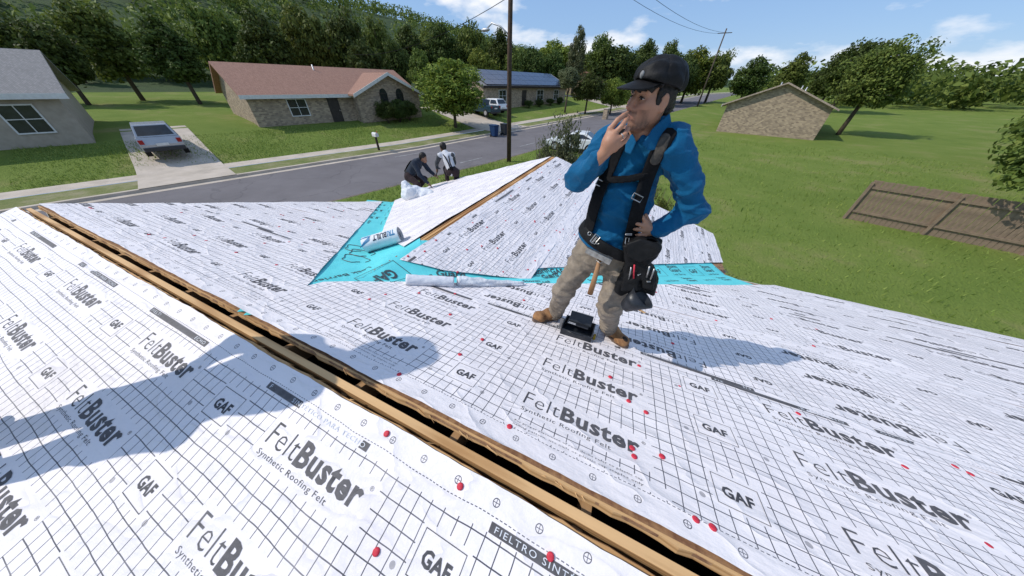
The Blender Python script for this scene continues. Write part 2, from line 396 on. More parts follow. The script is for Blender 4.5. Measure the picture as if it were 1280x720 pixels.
# ------------------------------------------------------------------ terrain, street
SN, ST = np.array([-.963, .27]), np.array([.27, .963])     # across the street (away from us), along the street
def st(u, v): return u*SN[0]+v*SN[1], u*ST[0]+v*ST[1]
def uv_(s, t): return s*SN[0]+t*ST[0], s*SN[1]+t*ST[1]
S0, S1, SW0, SW1 = 14.3, 22.7, 24.9, 26.4
def sstep(a, b, x): x = np.clip((x-a)/(b-a), 0, 1); return x*x*(3-2*x)
def rise(t): return .022*np.clip(t-14, 0, 120)-.01*np.clip(-t-10, 0, 100)
def gz_st(s, t):
    s = np.asarray(s, float); t = np.asarray(t, float)
    z = -4.6+rise(t)
    near = -4.47+rise(t)-.45*sstep(13.5, 5, s)
    far = -4.47+rise(t)+.15*np.clip(s-SW1, 0, 9)+.03*np.clip(s-SW1-9, 0, 60)+36*sstep(70, 240, s)*(.75+.25*np.sin(t*.011+1.0))
    return np.where(s < S0, near, np.where(s > S1, far, z))
def gz(u, v): return float(gz_st(*st(u, v)))
def hit(px, py):
    d = ray(px, py); d = d/np.linalg.norm(d)
    for k in np.arange(4, 400, .1):
        p = d*k
        if p[2] < gz(p[0], p[1]): return p
    return p
t = NT('lawn_grass'); o = t.obj()
col = t.ramp(t.noise(o, .35, 6, .65), [(.28, (.31, .29, .115)), (.46, (.205, .265, .058)), (.75, (.14, .21, .038))])
col = t.mix(t.mul(t.noise(o, 9, 5, .7), .55), col, (.075, .11, .022, 1)); t.bump(t.noise(o, 14, 5), 1, .1); M['lawn'] = t.base(col, .95, spec=.1)
t = NT('dry_verge'); o = t.obj()
col = t.ramp(t.noise(o, .5, 6, .7), [(.3, (.33, .29, .19)), (.5, (.19, .20, .08)), (.7, (.10, .15, .035))]); t.bump(t.noise(o, 14, 5), .8, .06); M['verge'] = t.base(col, .95, spec=.1)
t = NT('asphalt'); o = t.obj()
col = t.ramp(t.noise(o, .55, 6, .6), [(.3, (.165, .15, .152)), (.7, (.215, .197, .2))]); col = t.mix(t.mul(t.noise(o, 120, 2), .4), col, (.05, .05, .055, 1))
col = t.mix(t.ramp(t.noise(o, .9, 7, .75), [(.66, (0, 0, 0)), (.70, (.4, .4, .4))]), col, (.25, .24, .235, 1)); vo = t.new('ShaderNodeTexVoronoi', feature='DISTANCE_TO_EDGE'); vo.inputs['Scale'].default_value = .28; wv = t.new('ShaderNodeVectorMath', operation='ADD'); nw = t.new('ShaderNodeTexNoise'); nw.inputs['Scale'].default_value = .9; nw.inputs['Detail'].default_value = 6; t.l.new(o, nw.inputs['Vector']); t.l.new(o, wv.inputs[0]); t.l.new(nw.outputs['Color'], wv.inputs[1]); t.l.new(wv.outputs[0], vo.inputs['Vector'])
col = t.mix(t.mul(t.less(vo.outputs['Distance'], .008), .22), col, (.03, .03, .032, 1)); t.bump(t.noise(o, 60, 3), .3, .01); M['asphalt'] = t.base(col, .9, spec=.15)
t = NT('concrete'); o = t.obj()
col = t.ramp(t.noise(o, 1.2, 7, .6), [(.3, (.42, .36, .29)), (.7, (.56, .48, .40))]); col = t.mix(t.ramp(t.noise(o, .45, 6, .7), [(.55, (0, 0, 0)), (.72, (.5, .5, .5))]), col, (.22, .19, .165, 1)); t.bump(t.noise(o, 30, 4), .2, .01); M['concrete'] = t.base(col, .9, spec=.15)
M['hillgreen'] = simple('wooded_hill_ground', (.05, .085, .022), (.03, .05, .016), .3, .95, bump=.8, bscale=3, bdist=.3)
def strip(name, ss, tt, mat, dz=0, zf=None):
    ss, tt = np.asarray(ss, float), np.asarray(tt, float); A, B = np.meshgrid(ss, tt, indexing='ij')
    u, v = uv_(A, B); z = (gz_st(A, B) if zf is None else zf(A, B))+dz; n = len(tt)
    f = [(i*n+j, i*n+j+1, (i+1)*n+j+1, (i+1)*n+j) for i in range(len(ss)-1) for j in range(n-1)]
    me = npmesh(name, np.stack([u, v, z], -1).reshape(-1, 3), f); bm = bmesh.new(); bm.from_mesh(me); bmesh.ops.recalc_face_normals(bm, faces=bm.faces[:])
    if sum(fc.normal.z for fc in bm.faces) < 0: bmesh.ops.reverse_faces(bm, faces=bm.faces[:])
    bm.to_mesh(me); bm.free()
    return tag(link(name, me, mat, smooth=True), kind='structure')
TT = np.concatenate([np.linspace(-900, -120, 14), np.arange(-110, 150, 4), np.linspace(150, 1400, 30)])
e = 1e-4
strip('front_lawn', np.concatenate([[-1200, -600, -300, -120, -60, -30], np.arange(-20, 13.9, 1.5), [14.15]]), TT, M['lawn'])
strip('road', np.array([S0+e, 16, 18.5, 21, S1-e]), TT, M['asphalt'])
strip('kerb', [14.15, 14.3], TT, M['concrete'], .004); strip('kerb', [14.3, 14.32], TT, M['concrete'], zf=lambda a, b: -4.466+rise(b)-.14*(a > 14.31))
strip('kerb', [22.68, 22.7], TT, M['concrete'], zf=lambda a, b: -4.466+rise(b)-.14*(a < 22.69)); strip('kerb', [22.7+e, 22.95], TT, M['concrete'], .004)
strip('gutter', [22.2, 22.68], TT, M['concrete'], .006)
strip('verge', np.linspace(22.95, SW0, 4), TT, M['verge']); strip('sidewalk', [SW0, SW1-.0], TT, M['concrete'], .02)
strip('far_yard', np.concatenate([np.linspace(SW1, 36, 14), np.linspace(38, 74, 12)]), TT, M['lawn'])
strip('hill', np.concatenate([np.linspace(74, 260, 26), [320, 500, 900, 1500]]), TT, M['hillgreen'])
def pad(name, s0, s1, t0, t1, mat, dz=.03, taper=0):
    ss = np.linspace(s0, s1, 10); v = []; 
    for s in ss:
        k = (s-s0)/(s1-s0)*taper
        for tt in np.linspace(t0+k, t1-k, 4):
            u, w = uv_(s, tt); v.append((u, w, float(gz_st(s, tt))+dz))
    f = [(i*4+j, i*4+j+1, i*4+j+5, i*4+j+4) for i in range(9) for j in range(3)]
    me = pydata(name, v, f); bm = bmesh.new(); bm.from_mesh(me); bmesh.ops.recalc_face_normals(bm, faces=bm.faces[:])
    if sum(fc.normal.z for fc in bm.faces) < 0: bmesh.ops.reverse_faces(bm, faces=bm.faces[:])
    bm.to_mesh(me); bm.free(); return tag(link(name, me, mat), kind='structure')
dA, dB = st(*hit(626, 168)[:2])[1], st(*hit(686, 163)[:2])[1]
pad('driveway', 22.72, 38, dA, dB, M['concrete'], .028, .6)
pad('driveway', 22.72, 36, -2.0, 1.8, M['concrete'], .028, .2)
pad('driveway', 22.72, 40, 62, 66, M['concrete'], .028, .2)
# faint worn lane marks on the road
mb = MB()
for (px, py) in ((510, 194), (590, 201), (660, 181)):
    p = hit(px, py); s_, t_ = st(p[0], p[1]); q = [uv_(s_+a, t_+b) for a, b in ((0, -1.1), (.12, -1.1), (.12, 1.1), (0, 1.1))]
    mb.raw([(a, b, gz(a, b)+.006) for a, b in q], [(0, 1, 2, 3)])
tag(mb.build('road_marking', simple('worn_white_paint', (.42, .41, .4), (.2, .2, .2), 3, .8)), kind='structure')

# ------------------------------------------------------------------ our house
m_ = .312; L_ = math.hypot(1, m_); VR, ZR = .3164, -1.19
UW, ZW, VE, VP = -2.1005, -1.463, 7.165, 1.192
UL, UR, SE, SWG = -6.25, 7.6, 5.13, 4.1*L_
def far_(u, s, h=0): return (u, VR+s/L_+m_/L_*h, ZR-m_*s/L_+h/L_)
def near_(u, s, h=0): return (u, VR-s/L_-m_/L_*h, ZR-m_*s/L_+h/L_)
def wr_(v, s, h=0): return (UW+s/L_+m_/L_*h, v, ZW-m_*s/L_+h/L_)
def wl_(v, s, h=0): return (UW-s/L_-m_/L_*h, v, ZW-m_*s/L_+h/L_)
FR = dict(far=(far_, (1, 0, 0), (0, 1/L_, -m_/L_), (0, m_/L_, 1/L_)), near=(near_, (1, 0, 0), (0, -1/L_, -m_/L_), (0, -m_/L_, 1/L_)),
          wr=(wr_, (0, 1, 0), (1/L_, 0, -m_/L_), (m_/L_, 0, 1/L_)), wl=(wl_, (0, 1, 0), (-1/L_, 0, -m_/L_), (-m_/L_, 0, 1/L_)))
def roofz(u, v): return np.maximum(ZR-m_*np.abs(v-VR), np.where(v > VP-1, ZW-m_*np.abs(u-UW), -99))
house = empty('house', (0, 0, -4.9), 'house under repair with its roof covered in printed white felt and teal valley membrane', 'house')
def deck(plane, poly, h0=-.014, h1=0):
    f, ex, ey, n = FR[plane]; o = f(0, 0, 0); mb = MB().prism(poly, o, ex, ey, n, h0, h1); return mb.build('roof_deck', M['ply'], house)
sP = (VP-VR)*L_; sV = lambda d: (VP+d-VR)*L_
deck('far', [(UL, .068), (UR, .068), (UR, SE), (UW+4.1, SE-.15), (UW, sP), (UW-4.1, SE-.15), (UL, SE)])
deck('near', [(UL, .052), (UR, .052), (UR, SE), (UL, SE)])
for p in ('wr', 'wl'): deck(p, [(VP, 0), (1.82, 0), (1.82, .05), (VE, .05), (VE, SWG), (VP+SWG/L_, SWG)])
# sawn edges of the decking along the ridge slots, ridge boards, rafters
rag = lambda a, n, sd: [(UL+(UR-UL)*k/n, a+np.random.default_rng(sd+k).uniform(-.0045, .0045)*(1 if k % 7 else 2.2)) for k in range(n+1)]
MB().prism(rag(.067, 260, 10)+[(UR, .078), (UL, .078)], far_(0, 0), FR['far'][1], FR['far'][2], FR['far'][3], -.03, .004).build('decking_edge', M['wood'], house)
MB().prism(rag(.046, 260, 900)+[(UR, .058), (UL, .058)], near_(0, 0), FR['near'][1], FR['near'][2], FR['near'][3], -.03, .004).build('decking_edge', M['wood'], house)
MB().box((UL+.05, VR-.019, ZR-.24), (UR-.05, VR+.016, ZR-.016)).build('ridge_board', M['wood'], house, bevel=.003)
MB().box((UW-.02, 1.83, ZW-.22), (UW+.02, VE-.02, ZW-.006)).build('ridge_board', M['woodv'], house, bevel=.003)
for p, sgn in (('wr', 1), ('wl', -1)):
    MB().prism([(1.82, .036), (VE, .036), (VE, .056), (1.82, .056)], FR[p][0](0, 0), FR[p][1], FR[p][2], FR[p][3], -.03, .004).build('decking_edge', M['woodv'], house)
raf = MB().frame_box((0, 0, 0), (1, 0, 0), FR['near'][2], FR['near'][3], (-.019, .0, -.22), (.019, 5.0, -.085)).build('rafter', M['rafter'], house)
raf.location = (UL+.3, VR-.03, ZR)
raf2 = MB().frame_box((0, 0, 0), (1, 0, 0), FR['far'][2], FR['far'][3], (-.019, .0, -.22), (.019, .8, -.085)).build('rafter', M['rafter'], house)
raf2.location = (UL+.32, VR+.022, ZR)
for i in range(1, 23):
    for r in (raf, raf2):
        c = r.copy(); COL.objects.link(c); c.location.x += .61*i
# splinters and bent nails in the slot
mbs = MB(); qs = np.random.default_rng(77)
for k in range(150):
    u = qs.uniform(UL, UR); sd_ = qs.choice((-1, 1)); v0_ = VR+sd_*(.062 if sd_ > 0 else .043); z0_ = ZR-.312*abs(v0_-VR)-.004; l_ = qs.uniform(.02, .07)
    mbs.tube([(u, v0_, z0_), (u+l_*qs.uniform(.5, 1), v0_-sd_*qs.uniform(.004, .02), z0_+qs.uniform(-.012, .010))], [.0028, .0006], 4)
mbs.build('splinters', M['wood'], house)['kind'] = 'stuff'
BR = simple('tan_brick', (.42, .31, .22), (.3, .21, .15), 6, .9, bump=.4, bscale=40)
def wallbox(a, b, mat, par, name='wall', bevel=0): return MB().box(a, b).build(name, mat, par, bevel=bevel)
G0 = -5.2
wallbox((-5.9, -4.3, G0), (-5.75, 6.75, -2.80), BR, house); wallbox((7.0, -4.3, G0), (7.15, 4.75, -2.80), BR, house)
wallbox((-5.75, -4.3, G0), (7.0, -4.15, -2.80), BR, house); wallbox((1.55, 4.6, G0), (7.0, 4.75, -2.80), BR, house)
wallbox((-5.75, 6.6, G0), (1.55, 6.75, -2.80), BR, house); wallbox((1.55, 4.75, G0), (1.7, 6.75, -2.80), BR, house)
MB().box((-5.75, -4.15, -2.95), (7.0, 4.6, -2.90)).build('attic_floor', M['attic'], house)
for u in (-5.9, 7.0): MB().prism([(-4.3, -2.80), (4.75, -2.80), (VR, ZR-.2)], (u, 0, 0), (0, 1, 0), (0, 0, 1), (1, 0, 0), 0, .15).build('gable_wall', BR, house)
MB().prism([(-5.75, -2.80), (1.55, -2.80), (UW, ZW-.2)], (0, 6.6, 0), (1, 0, 0), (0, 0, 1), (0, 1, 0), 0, .15).build('gable_wall', BR, house)
FA = simple('white_trim', (.72, .71, .68), (.6, .59, .56), 5, .6)
def fascia(plane, x0, x1, y0, y1): MB().prism([(x0, y0), (x1, y0), (x1, y1), (x0, y1)], FR[plane][0](0, 0), FR[plane][1], FR[plane][2], FR[plane][3], -.16, -.016).build('fascia', FA, house)
fascia('far', UL, UL+.025, .1, SE-.05); fascia('far', UR-.025, UR, .1, SE); fascia('near', UL, UL+.025, .1, SE); fascia('far', UW+4.2, UR, SE-.028, SE)
fascia('wr', VE-.025, VE, 0.02, SWG); fascia('wl', VE-.025, VE, .02, SWG); fascia('wr', VP+4.2, VE, SWG-.025, SWG); fascia('wl', VP+4.2, VE, SWG-.025, SWG); fascia('near', UL, UR, SE-.026, SE)

# ---- felt sheets with printed lettering
def wob(X, Y, sd):
    a = sd*1.7
    return .0022*np.sin(7.3*X+2.2*np.sin(3.1*Y+a)+a)+.0018*np.sin(15*Y+3.5*X+a*2)+.0016*np.sin(-11*X+9*Y+1.3*a)+.003*np.sin(2.1*X+4.2*Y+a)
T_FELT = text_tris('Felt', 1, -.012, 2, 1.05); T_BUST = text_tris('Buster', 1, .034, 2, 1.08); T_SYN = text_tris('Synthetic Roofing Felt', 1, 0, 2, 1.1)
T_GAF = text_tris('GAF', 1, .04, 2, 1.05); T_BAR = text_tris('FIELTRO SINTÉTICO PARA TECHO', 1, .0, 3, 1.25); T_R = text_tris('®', 1, 0, 2)
T_SM = text_tris('For proper placement of roof decks refer to plastic cap', 1, 0, 1, 1.0); T_SM2 = text_tris('nailing pattern, use nails or plastic cap staples only', 1, 0, 1, 1.0)
def print_tile(rows, detail, barx):
    A, B, C = [], [], []           # dark ink, grey ink, white
    for r in rows:
        A.append(fit(T_FELT, .035, r, .185, .088)); B.append(fit(T_BUST, .228, r, .365, .086)); A.append(fit(T_R, .602, r+.07, .018, .016))
        if detail: A.append(fit(T_SYN, .04, r-.042, .43, .021))
        x, y = .874, r-.05; A.append(frame2(x, y, x+.17, y+.13, .0028)); A.append(fit(T_GAF, x+.028, y+.042, .112, .042))
    if detail:
        A.append(fit(T_SM, .04, .136, .56, .009)); A.append(fit(T_SM2, .04, .116, .56, .009))
    B.append(rect2(barx, WID-.125, barx+.69, WID-.094))
    if detail: C.append(fit(T_BAR, barx+.02, WID-.118, .65, .018))
    return A, B, C
def build_print(parts, pos, clips, name, mat, parent, h):
    if not parts: return
    v, f = cat(parts); P = pos(v[:, 0], v[:, 1], h)
    me = npmesh(name, P, f); cut(me, clips)
    if len(me.polygons): link(name, me, mat, parent)['kind'] = 'stuff'
def cut(me, clips):
    bm = bmesh.new(); bm.from_mesh(me)
    for p, n in clips:
        bmesh.ops.bisect_plane(bm, geom=bm.verts[:]+bm.edges[:]+bm.faces[:], plane_co=(p[0], p[1], 0), plane_no=(n[0], n[1], 0), clear_outer=True)
    bm.to_mesh(me); bm.free()
def sheet(plane, x0, x1, s0, s1, xmap, smap, lift, clips=(), detail=True, barx=1.06, sd=1, prints=True):
    """xmap: X = sx*x + ox; smap: Y = sy*s + oy"""
    (sx, ox), (sy, oy) = xmap, smap; f, ex, ey, n = FR[plane]; ex, ey, n = map(np.asarray, (ex, ey, n)); o = np.asarray(f(0, 0))
    def pos(X, Y, h): 
        x = (X-ox)/sx; s = (Y-oy)/sy
        return o+np.outer(x, ex)+np.outer(s, ey)+np.outer(lift+.016+h+wob(X, Y, sd), n)
    xs = np.linspace(x0, x1, max(2, int((x1-x0)/.06))); ss = np.linspace(s0, s1, max(2, int((s1-s0)/.06)))
    A, B = np.meshgrid(xs, ss, indexing='ij'); jit = lambda ph: .004*np.sin(xs*3.1+ph+sd)+.0025*np.sin(xs*11+2*ph+sd*2)+.0015*np.sin(xs*37+ph)
    B[:, 0] += jit(0); B[:, -1] += jit(2.0); X, Y = (sx*A+ox).ravel(), (sy*B+oy).ravel(); k = len(ss)
    fc = [(i*k+j, (i+1)*k+j, (i+1)*k+j+1, i*k+j+1) for i in range(len(xs)-1) for j in range(k-1)]
    me = npmesh('felt_sheet', pos(X, Y, 0), fc); ul = me.uv_layers.new(name='UVMap'); li = np.zeros(len(me.loops), np.int32); me.loops.foreach_get('vertex_index', li)
    ul.data.foreach_set('uv', np.stack([X, Y], 1)[li].astype(np.float32).ravel()); cut(me, clips)
    bm = bmesh.new(); bm.from_mesh(me); nv = Vector(n)
    if len(bm.faces) and bm.faces[:][0].normal.dot(nv) < 0: bmesh.ops.reverse_faces(bm, faces=bm.faces[:])
    bm.to_mesh(me); bm.free()
    if not len(me.polygons): bpy.data.meshes.remove(me); return
    so = link('felt_sheet', me, M['felt'], house, True)
    if not prints: return so
    Xa, Xb = sorted((sx*x0+ox, sx*x1+ox)); Ya, Yb = sorted((sy*s0+oy, sy*s1+oy))
    rows = [r for r in ROWS if r-.07 > Ya and r+.1 < Yb]; A, B, C = print_tile(rows, detail, barx); PA, PB, PC = [], [], []
    okb = WID-.13 > Ya and WID-.09 < Yb+.03
    for q in range(math.floor(Xa/PER)-1, math.ceil(Xb/PER)+1):
        d = np.array([q*PER, 0])
        for src, dst in ((A, PA), (B if okb else B[:-1], PB), (C if okb else [], PC)): dst += [(v+d, f) for v, f in src]
    cl = list(clips); 
    a = np.asarray(f(x0, 0)); b = np.asarray(f(x1, 0)); cl += [(a[:2], -ex[:2]), (b[:2], ex[:2])]
    build_print(PA, pos, cl, 'printed_lettering', M['ink'], so, .0013); build_print(PB, pos, cl, 'printed_lettering', M['inkgrey'], so, .0013)
    build_print(PC, pos, cl, 'printed_lettering', M['felt_white'], so, .002)
    return so
def line_clip(a, b, keep):
    """clip along the plan line a-b, keeping the side of point keep"""
    a, b, keep = map(np.asarray, (a, b, keep)); d = b-a; n = np.array([-d[1], d[0]])
    if (keep-a)@n > 0: n = -n
    return (a, n/np.linalg.norm(n))
cR = line_clip((-2.053, 1.087), (.893, 3.659), (2, 1)); cL = line_clip((-3.407, 2.072), (-6.216, 4.98), (-5, 1))
UA = -2.206
def maincourse(s0, s1, xm, sm, lift, **k):
    sheet('far', UA, UR, s0, s1, xm, sm, lift, [cR], **k)
    sheet('far', UL, UA, s0, s1, xm, sm, lift, [cL], **k)
maincourse(.08, 1.2, (1, .252), (1, -.08), .010, sd=1)
maincourse(1.185, 2.34, (-1, .85), (-1, 2.34), .006, sd=2)
maincourse(2.325, 3.47, (1, .55), (1, -2.31), .0075, sd=3, detail=False)
maincourse(3.455, 4.6, (-1, .2), (-1, 4.62), .006, sd=4, detail=False)
maincourse(4.585, SE, (1, .9), (1, -4.6), .0075, sd=5, detail=False)
sheet('near', UL, UR, .05, 1.2, (1, 1.215), (-1, WID+.05), .010, sd=6, barx=1.08)
sheet('near', UL, UR, 1.185, 2.33, (1, .3), (-1, WID+1.18), .006, sd=7, detail=False)
sheet('near', UL, UR, 2.32, SE, (1, .3), (-1, WID+2.31), .004, sd=7, detail=False, prints=False)
w1 = [line_clip((-2.062, 1.611), (-1.63, 1.795), (-1.8, 3)), line_clip((-1.63, 1.795), (-.87, 2.33), (-1.2, 3.5))]
w2 = [line_clip((-.9, 2.58), (.86, 4.50), (-.5, 5))]
sheet('wr', 1.45, VE, .07, 1.33, (1, -2.41), (-1, WID+.05), .010, w1, sd=8, barx=-.06)
sheet('wr', 1.45, VE, 1.315, 2.55, (-1, 2.9), (1, -1.32), .006, w2, sd=9)
sheet('wr', 1.45, VE, 2.535, 3.78, (1, -.7), (-1, WID+2.52), .0075, w2, sd=10, detail=False)
sheet('wr', 1.45, VE, 3.765, SWG, (1, -.2), (-1, WID+3.75), .006, w2, sd=11, detail=False)
l1 = [line_clip((-2.05, 1.78), (-3.2, 2.38), (-3, 5)), line_clip((-3.2, 2.38), (-6.014, 5.206), (-3, 5))]
for i, (a, b) in enumerate(((.07, 1.3), (1.29, 2.5), (2.49, 3.7), (3.69, SWG))):
    sheet('wl', 1.45, VE, a, b, ((-1, .3+i*.5)), (-1, WID+a), .010-.002*i, l1, sd=12+i, detail=False, prints=False)
# ---- teal valley membranes with print
T_ST, T_GU, T_LB = text_tris('Storm', 1, .03, 2), text_tris('Guard', 1, .03, 2), text_tris('Leak Barrier', 1, .008, 2)
def membrane(sgn, h, flip, w0, w1_):
    a = np.array([sgn, 1])/math.sqrt(2); b = np.array([1, -sgn*1.0])/math.sqrt(2)*(1 if sgn > 0 else -1)    # b points to the main-roof side
    if sgn < 0: b = np.array([-1, -1])/math.sqrt(2)
    def pos(T, Wd, hh):
        u = UW+T*a[0]+Wd*b[0]; v = VP+T*a[1]+Wd*b[1]; z = roofz(u, v)
        return np.stack([u, v, z+(h+hh+.0012*np.sin(9*T+5*Wd)+.001*np.sin(21*T-13*Wd))*1.05], 1)
    ts = np.linspace(-.55, 5.75, 106); ws = np.concatenate([np.linspace(w0, 0, 9), np.linspace(0, w1_, 9)[1:]])
    A, B = np.meshgrid(ts, ws, indexing='ij'); k = len(ws)
    me = npmesh('valley_membrane', pos(A.ravel(), B.ravel(), 0), [(i*k+j, (i+1)*k+j, (i+1)*k+j+1, i*k+j+1) for i in range(len(ts)-1) for j in range(k-1)])
    bm = bmesh.new(); bm.from_mesh(me); bmesh.ops.recalc_face_normals(bm, faces=bm.faces[:])
    if sum(x.normal.z for x in bm.faces) < 0: bmesh.ops.reverse_faces(bm, faces=bm.faces[:])
    bm.to_mesh(me); bm.free(); o = link('valley_membrane', me, M['teal'], house, True)
    parts = []
    for q in (range(3, 7) if sgn < 0 else range(2, 7)):
        for (vf, x, y, w, hh) in ((T_ST, .02, .17, .26, .075), (T_GU, .02, .08, .26, .075), (T_LB, .02, -.0, .3, .04), (T_GAF, .50, .05, .2, .085), (T_LB, .45, -.24, .3, .05), (T_ST, .02, -.16, .22, .06), (T_GU, .02, -.25, .22, .06)):
            v, f = fit(vf, x, y, w, hh); parts.append((v, f))
        parts.append(frame2(.44, -.03, .76, .20, .006))
        for i in range(len(parts)-8, len(parts)):
            v, f = parts[i]; v = v.copy()
            if flip: v = -v; v[:, 0] += .78
            v[:, 0] += q*.92-.25; v[:, 1] *= -sgn; parts[i] = (v, f)
    v, f = cat(parts); me = npmesh('printed_lettering', pos(v[:, 0], v[:, 1], .0016), f); link('printed_lettering', me, M['ink'], o)['kind'] = 'stuff'; return o
membrane(1, .008, False, -.6, .6); teal_l = membrane(-1, .0095, True, -.6, .6)
def onz(px, py, h=0.0):
    d = ray(px, py); d = d/np.linalg.norm(d)
    for k in np.arange(.3, 20, .004):
        p = d*k
        if p[2] < float(roofz(p[0], p[1]))+h: return p
    return p
def teal_print(parts, O, rx):
    """print laid on the roof from the point O, reading along rx"""
    rx = np.asarray(rx, float)[:2]; rx = rx/np.linalg.norm(rx); ry = np.array([-rx[1], rx[0]]); v, f = cat(parts); P = np.asarray(O)[:2]+np.outer(v[:, 0], rx)+np.outer(v[:, 1], ry)
    link('printed_lettering', npmesh('printed_lettering', np.column_stack([P, roofz(P[:, 0], P[:, 1])+.0145]), f), M['ink'], teal_l)['kind'] = 'stuff'
g0_, g1_ = onz(492, 340), onz(466, 351); gl_ = float(np.linalg.norm((g1_-g0_)[:2]))
teal_print([fit(T_GAF, 0, -.04, gl_, .13), frame2(-.10, -.12, gl_+.10, .17, .008), fit(T_LB, gl_*.4, -.27, .5, .06), fit(T_ST, -.25, .25, .3, .08)], g0_, g1_-g0_)
g2_ = onz(672, 350); teal_print([fit(T_ST, .03, .10, .26, .085), fit(T_GU, .10, -.01, .26, .085), fit(T_GAF, -.02, -.13, .12, .05), frame2(-.08, -.2, .5, -.03, .005)], g2_, onz(700, 345)-g2_)
g3_ = onz(545, 341); teal_print([fit(T_GU, 0, -.06, .3, .09)], g3_, onz(575, 343)-g3_)
q0_ = np.random.default_rng(2); sq = [onz(446, 312), onz(452, 318), onz(444, 325)]
for c_ in sq:
    pts_ = [(c_+V_) for V_ in (np.array([.16*math.cos(a_)*(1+.3*math.sin(3*a_)), .10*math.sin(a_), 0]) for a_ in np.linspace(0, 6.0, 22))]; tp2 = [(p_[0], p_[1], float(roofz(p_[0], p_[1]))+.016) for p_ in pts_]; MB().tube(tp2, .004, 4).build('printed_scroll', M['inkgrey'], teal_l)
# ---- red plastic nail caps
cap_me = None
def cap_mesh():
    v, f = [(0, 0, .0032)], []
    for k, (r, z) in enumerate(((.006, .003), (.0122, .0018), (.0128, -.003))): v += [(r*math.cos(i*math.pi/6), r*math.sin(i*math.pi/6), z) for i in range(12)]
    f += [(0, 1+i, 1+(i+1) % 12) for i in range(12)]
    for k in range(2): f += [(1+k*12+i, 1+k*12+12+i, 1+k*12+12+(i+1) % 12, 1+k*12+(i+1) % 12) for i in range(12)]
    me = pydata('nail_cap', v, f); me.materials.append(M['red']); me.polygons.foreach_set('use_smooth', np.ones(len(me.polygons), bool)); return me
cap_me = cap_mesh()
def nail_cap(p, n, sc=1):
    o = bpy.data.objects.new('nail_cap', cap_me); COL.objects.link(o); o.parent = house; o.matrix_parent_inverse = parent_world(house).inverted()
    o.location = p; o.rotation_euler = Vector(n).to_track_quat('Z', 'Y').to_euler(); o.scale = (sc, sc, sc)
def on_plane(px, py, plane, h):
    f, ex, ey, n = FR[plane]; o = np.asarray(f(0, 0, h)); n = np.asarray(n); d = ray(px, py); return d*((o@n)/(d@n))
for px, py in ((546, 498), (637, 533), (603, 424), (563, 393), (758, 436), (799, 457), (763, 471), (786, 501), (462, 374), (482, 368), (524, 366), (569, 367), (655, 375), (499, 468), (820, 365), (841, 429), (575, 443)):
    nail_cap(on_plane(px, py, 'far', .028), FR['far'][3])
for px, py in ((483, 542), (575, 608), (688, 696), (470, 690)): nail_cap(on_plane(px, py, 'near', .028), FR['near'][3])
for px, py in ((510, 320), (584, 312), (572, 340), (600, 338), (629, 340), (622, 310), (545, 300), (669, 326), (660, 337), (686, 313), (700, 290), (609, 284), (640, 262), (531, 314)): nail_cap(on_plane(px, py, 'wr', .028), FR['wr'][3])
for i in range(110):
    u = random.uniform(UL, UR); s = random.choice((.13, .35, .62, .95, 1.12, 1.4, 1.9, 2.4, 3.0))+random.uniform(-.04, .04)
    p = far_(u, s, .027)
    if -2.3 < u < .3 and s < 1.5: continue
    if p[1] > VP+abs(u-UW)-.75: continue
    nail_cap(p, FR['far'][3])
for i in range(45):
    v = random.uniform(2.4, VE); s = random.choice((.2, .55, .9, 1.25, 1.5, 2.1, 2.7, 3.4))+random.uniform(-.05, .05)
    if s/L_ > v-VP-.6: continue
    nail_cap(wr_(v, s, .027), FR['wr'][3])

# ------------------------------------------------------------------ the roofer in the blue shirt
V3 = lambda *a: np.array(a, float)
def nz_(v): v = np.asarray(v, float); return v/np.linalg.norm(v)
def boots(heel, toe, nrm, ankle, mats, par, name='boot', r=1.0, patch=None):
    """low work boot: upper and sole"""
    heel, toe = map(np.asarray, (heel, toe)); n = nz_(nrm); x = nz_(toe-heel); y = nz_(np.cross(n, x)); Lf = np.linalg.norm(toe-heel)
    P = lambda a, b, c: heel+x*a*Lf+y*b+n*c
    s = SDF(np.minimum(heel, toe)-.12, np.maximum(heel, toe)+.2, .005)
    s.cap(P(.16, 0, .05), P(.45, 0, .055), .042*r, .045*r, .02).cap(P(.45, 0, .05), P(.80, 0, .036), .045*r, .043*r, .03).ell(P(.80, .0, .034), (.058*r, .05*r, .042*r), .02, (x, y, n))
    s.cap(P(.22, 0, .06), np.asarray(ankle)+n*.02, .047*r, .05*r, .03).wrinkle(.003, 70, 5).plane(P(0, 0, .014), -n)
    upper = link(name, s.mesh(name), mats[0], par)
    mb = MB(); pts = []
    for k in range(28):
        a = 2*math.pi*k/28; cx_ = .5+.5*math.cos(a); wd = (.036+.017*sstep(.35, .78, cx_)-.004*sstep(.8, 1, cx_))*r
        pts.append((Lf*(.02+1.0*cx_), wd*math.copysign(abs(math.sin(a))**.75, math.sin(a))))
    mb.prism(pts, heel, x, y, n, 0.002, .027); mb.build('sole', mats[1], upper, bevel=.003)
    if patch:
        s2 = SDF(toe-.1, toe+.12, .004); s2.ell(P(.88, patch, .058), (.026, .022, .026), .01, (x, y, n)); link('scuff_patch', s2.mesh('scuff_patch'), mats[2], upper)
    return upper
M['skin'] = attr_mat('skin', .5, .25, 260, .12, .4, .18)
M['shirt'] = cloth('blue_work_shirt', (.006, .125, .275), (.004, .09, .205), 8, 900, .8)
M['pants'] = cloth('dusty_khaki_trousers', (.37, .305, .235), (.22, .175, .13), 9, 900, .9, (.085, .07, .06))
M['tan_boot'] = simple('tan_nubuck', (.37, .195, .085), (.19, .095, .045), 26, .9, bump=.6, bscale=120, bdist=.003)
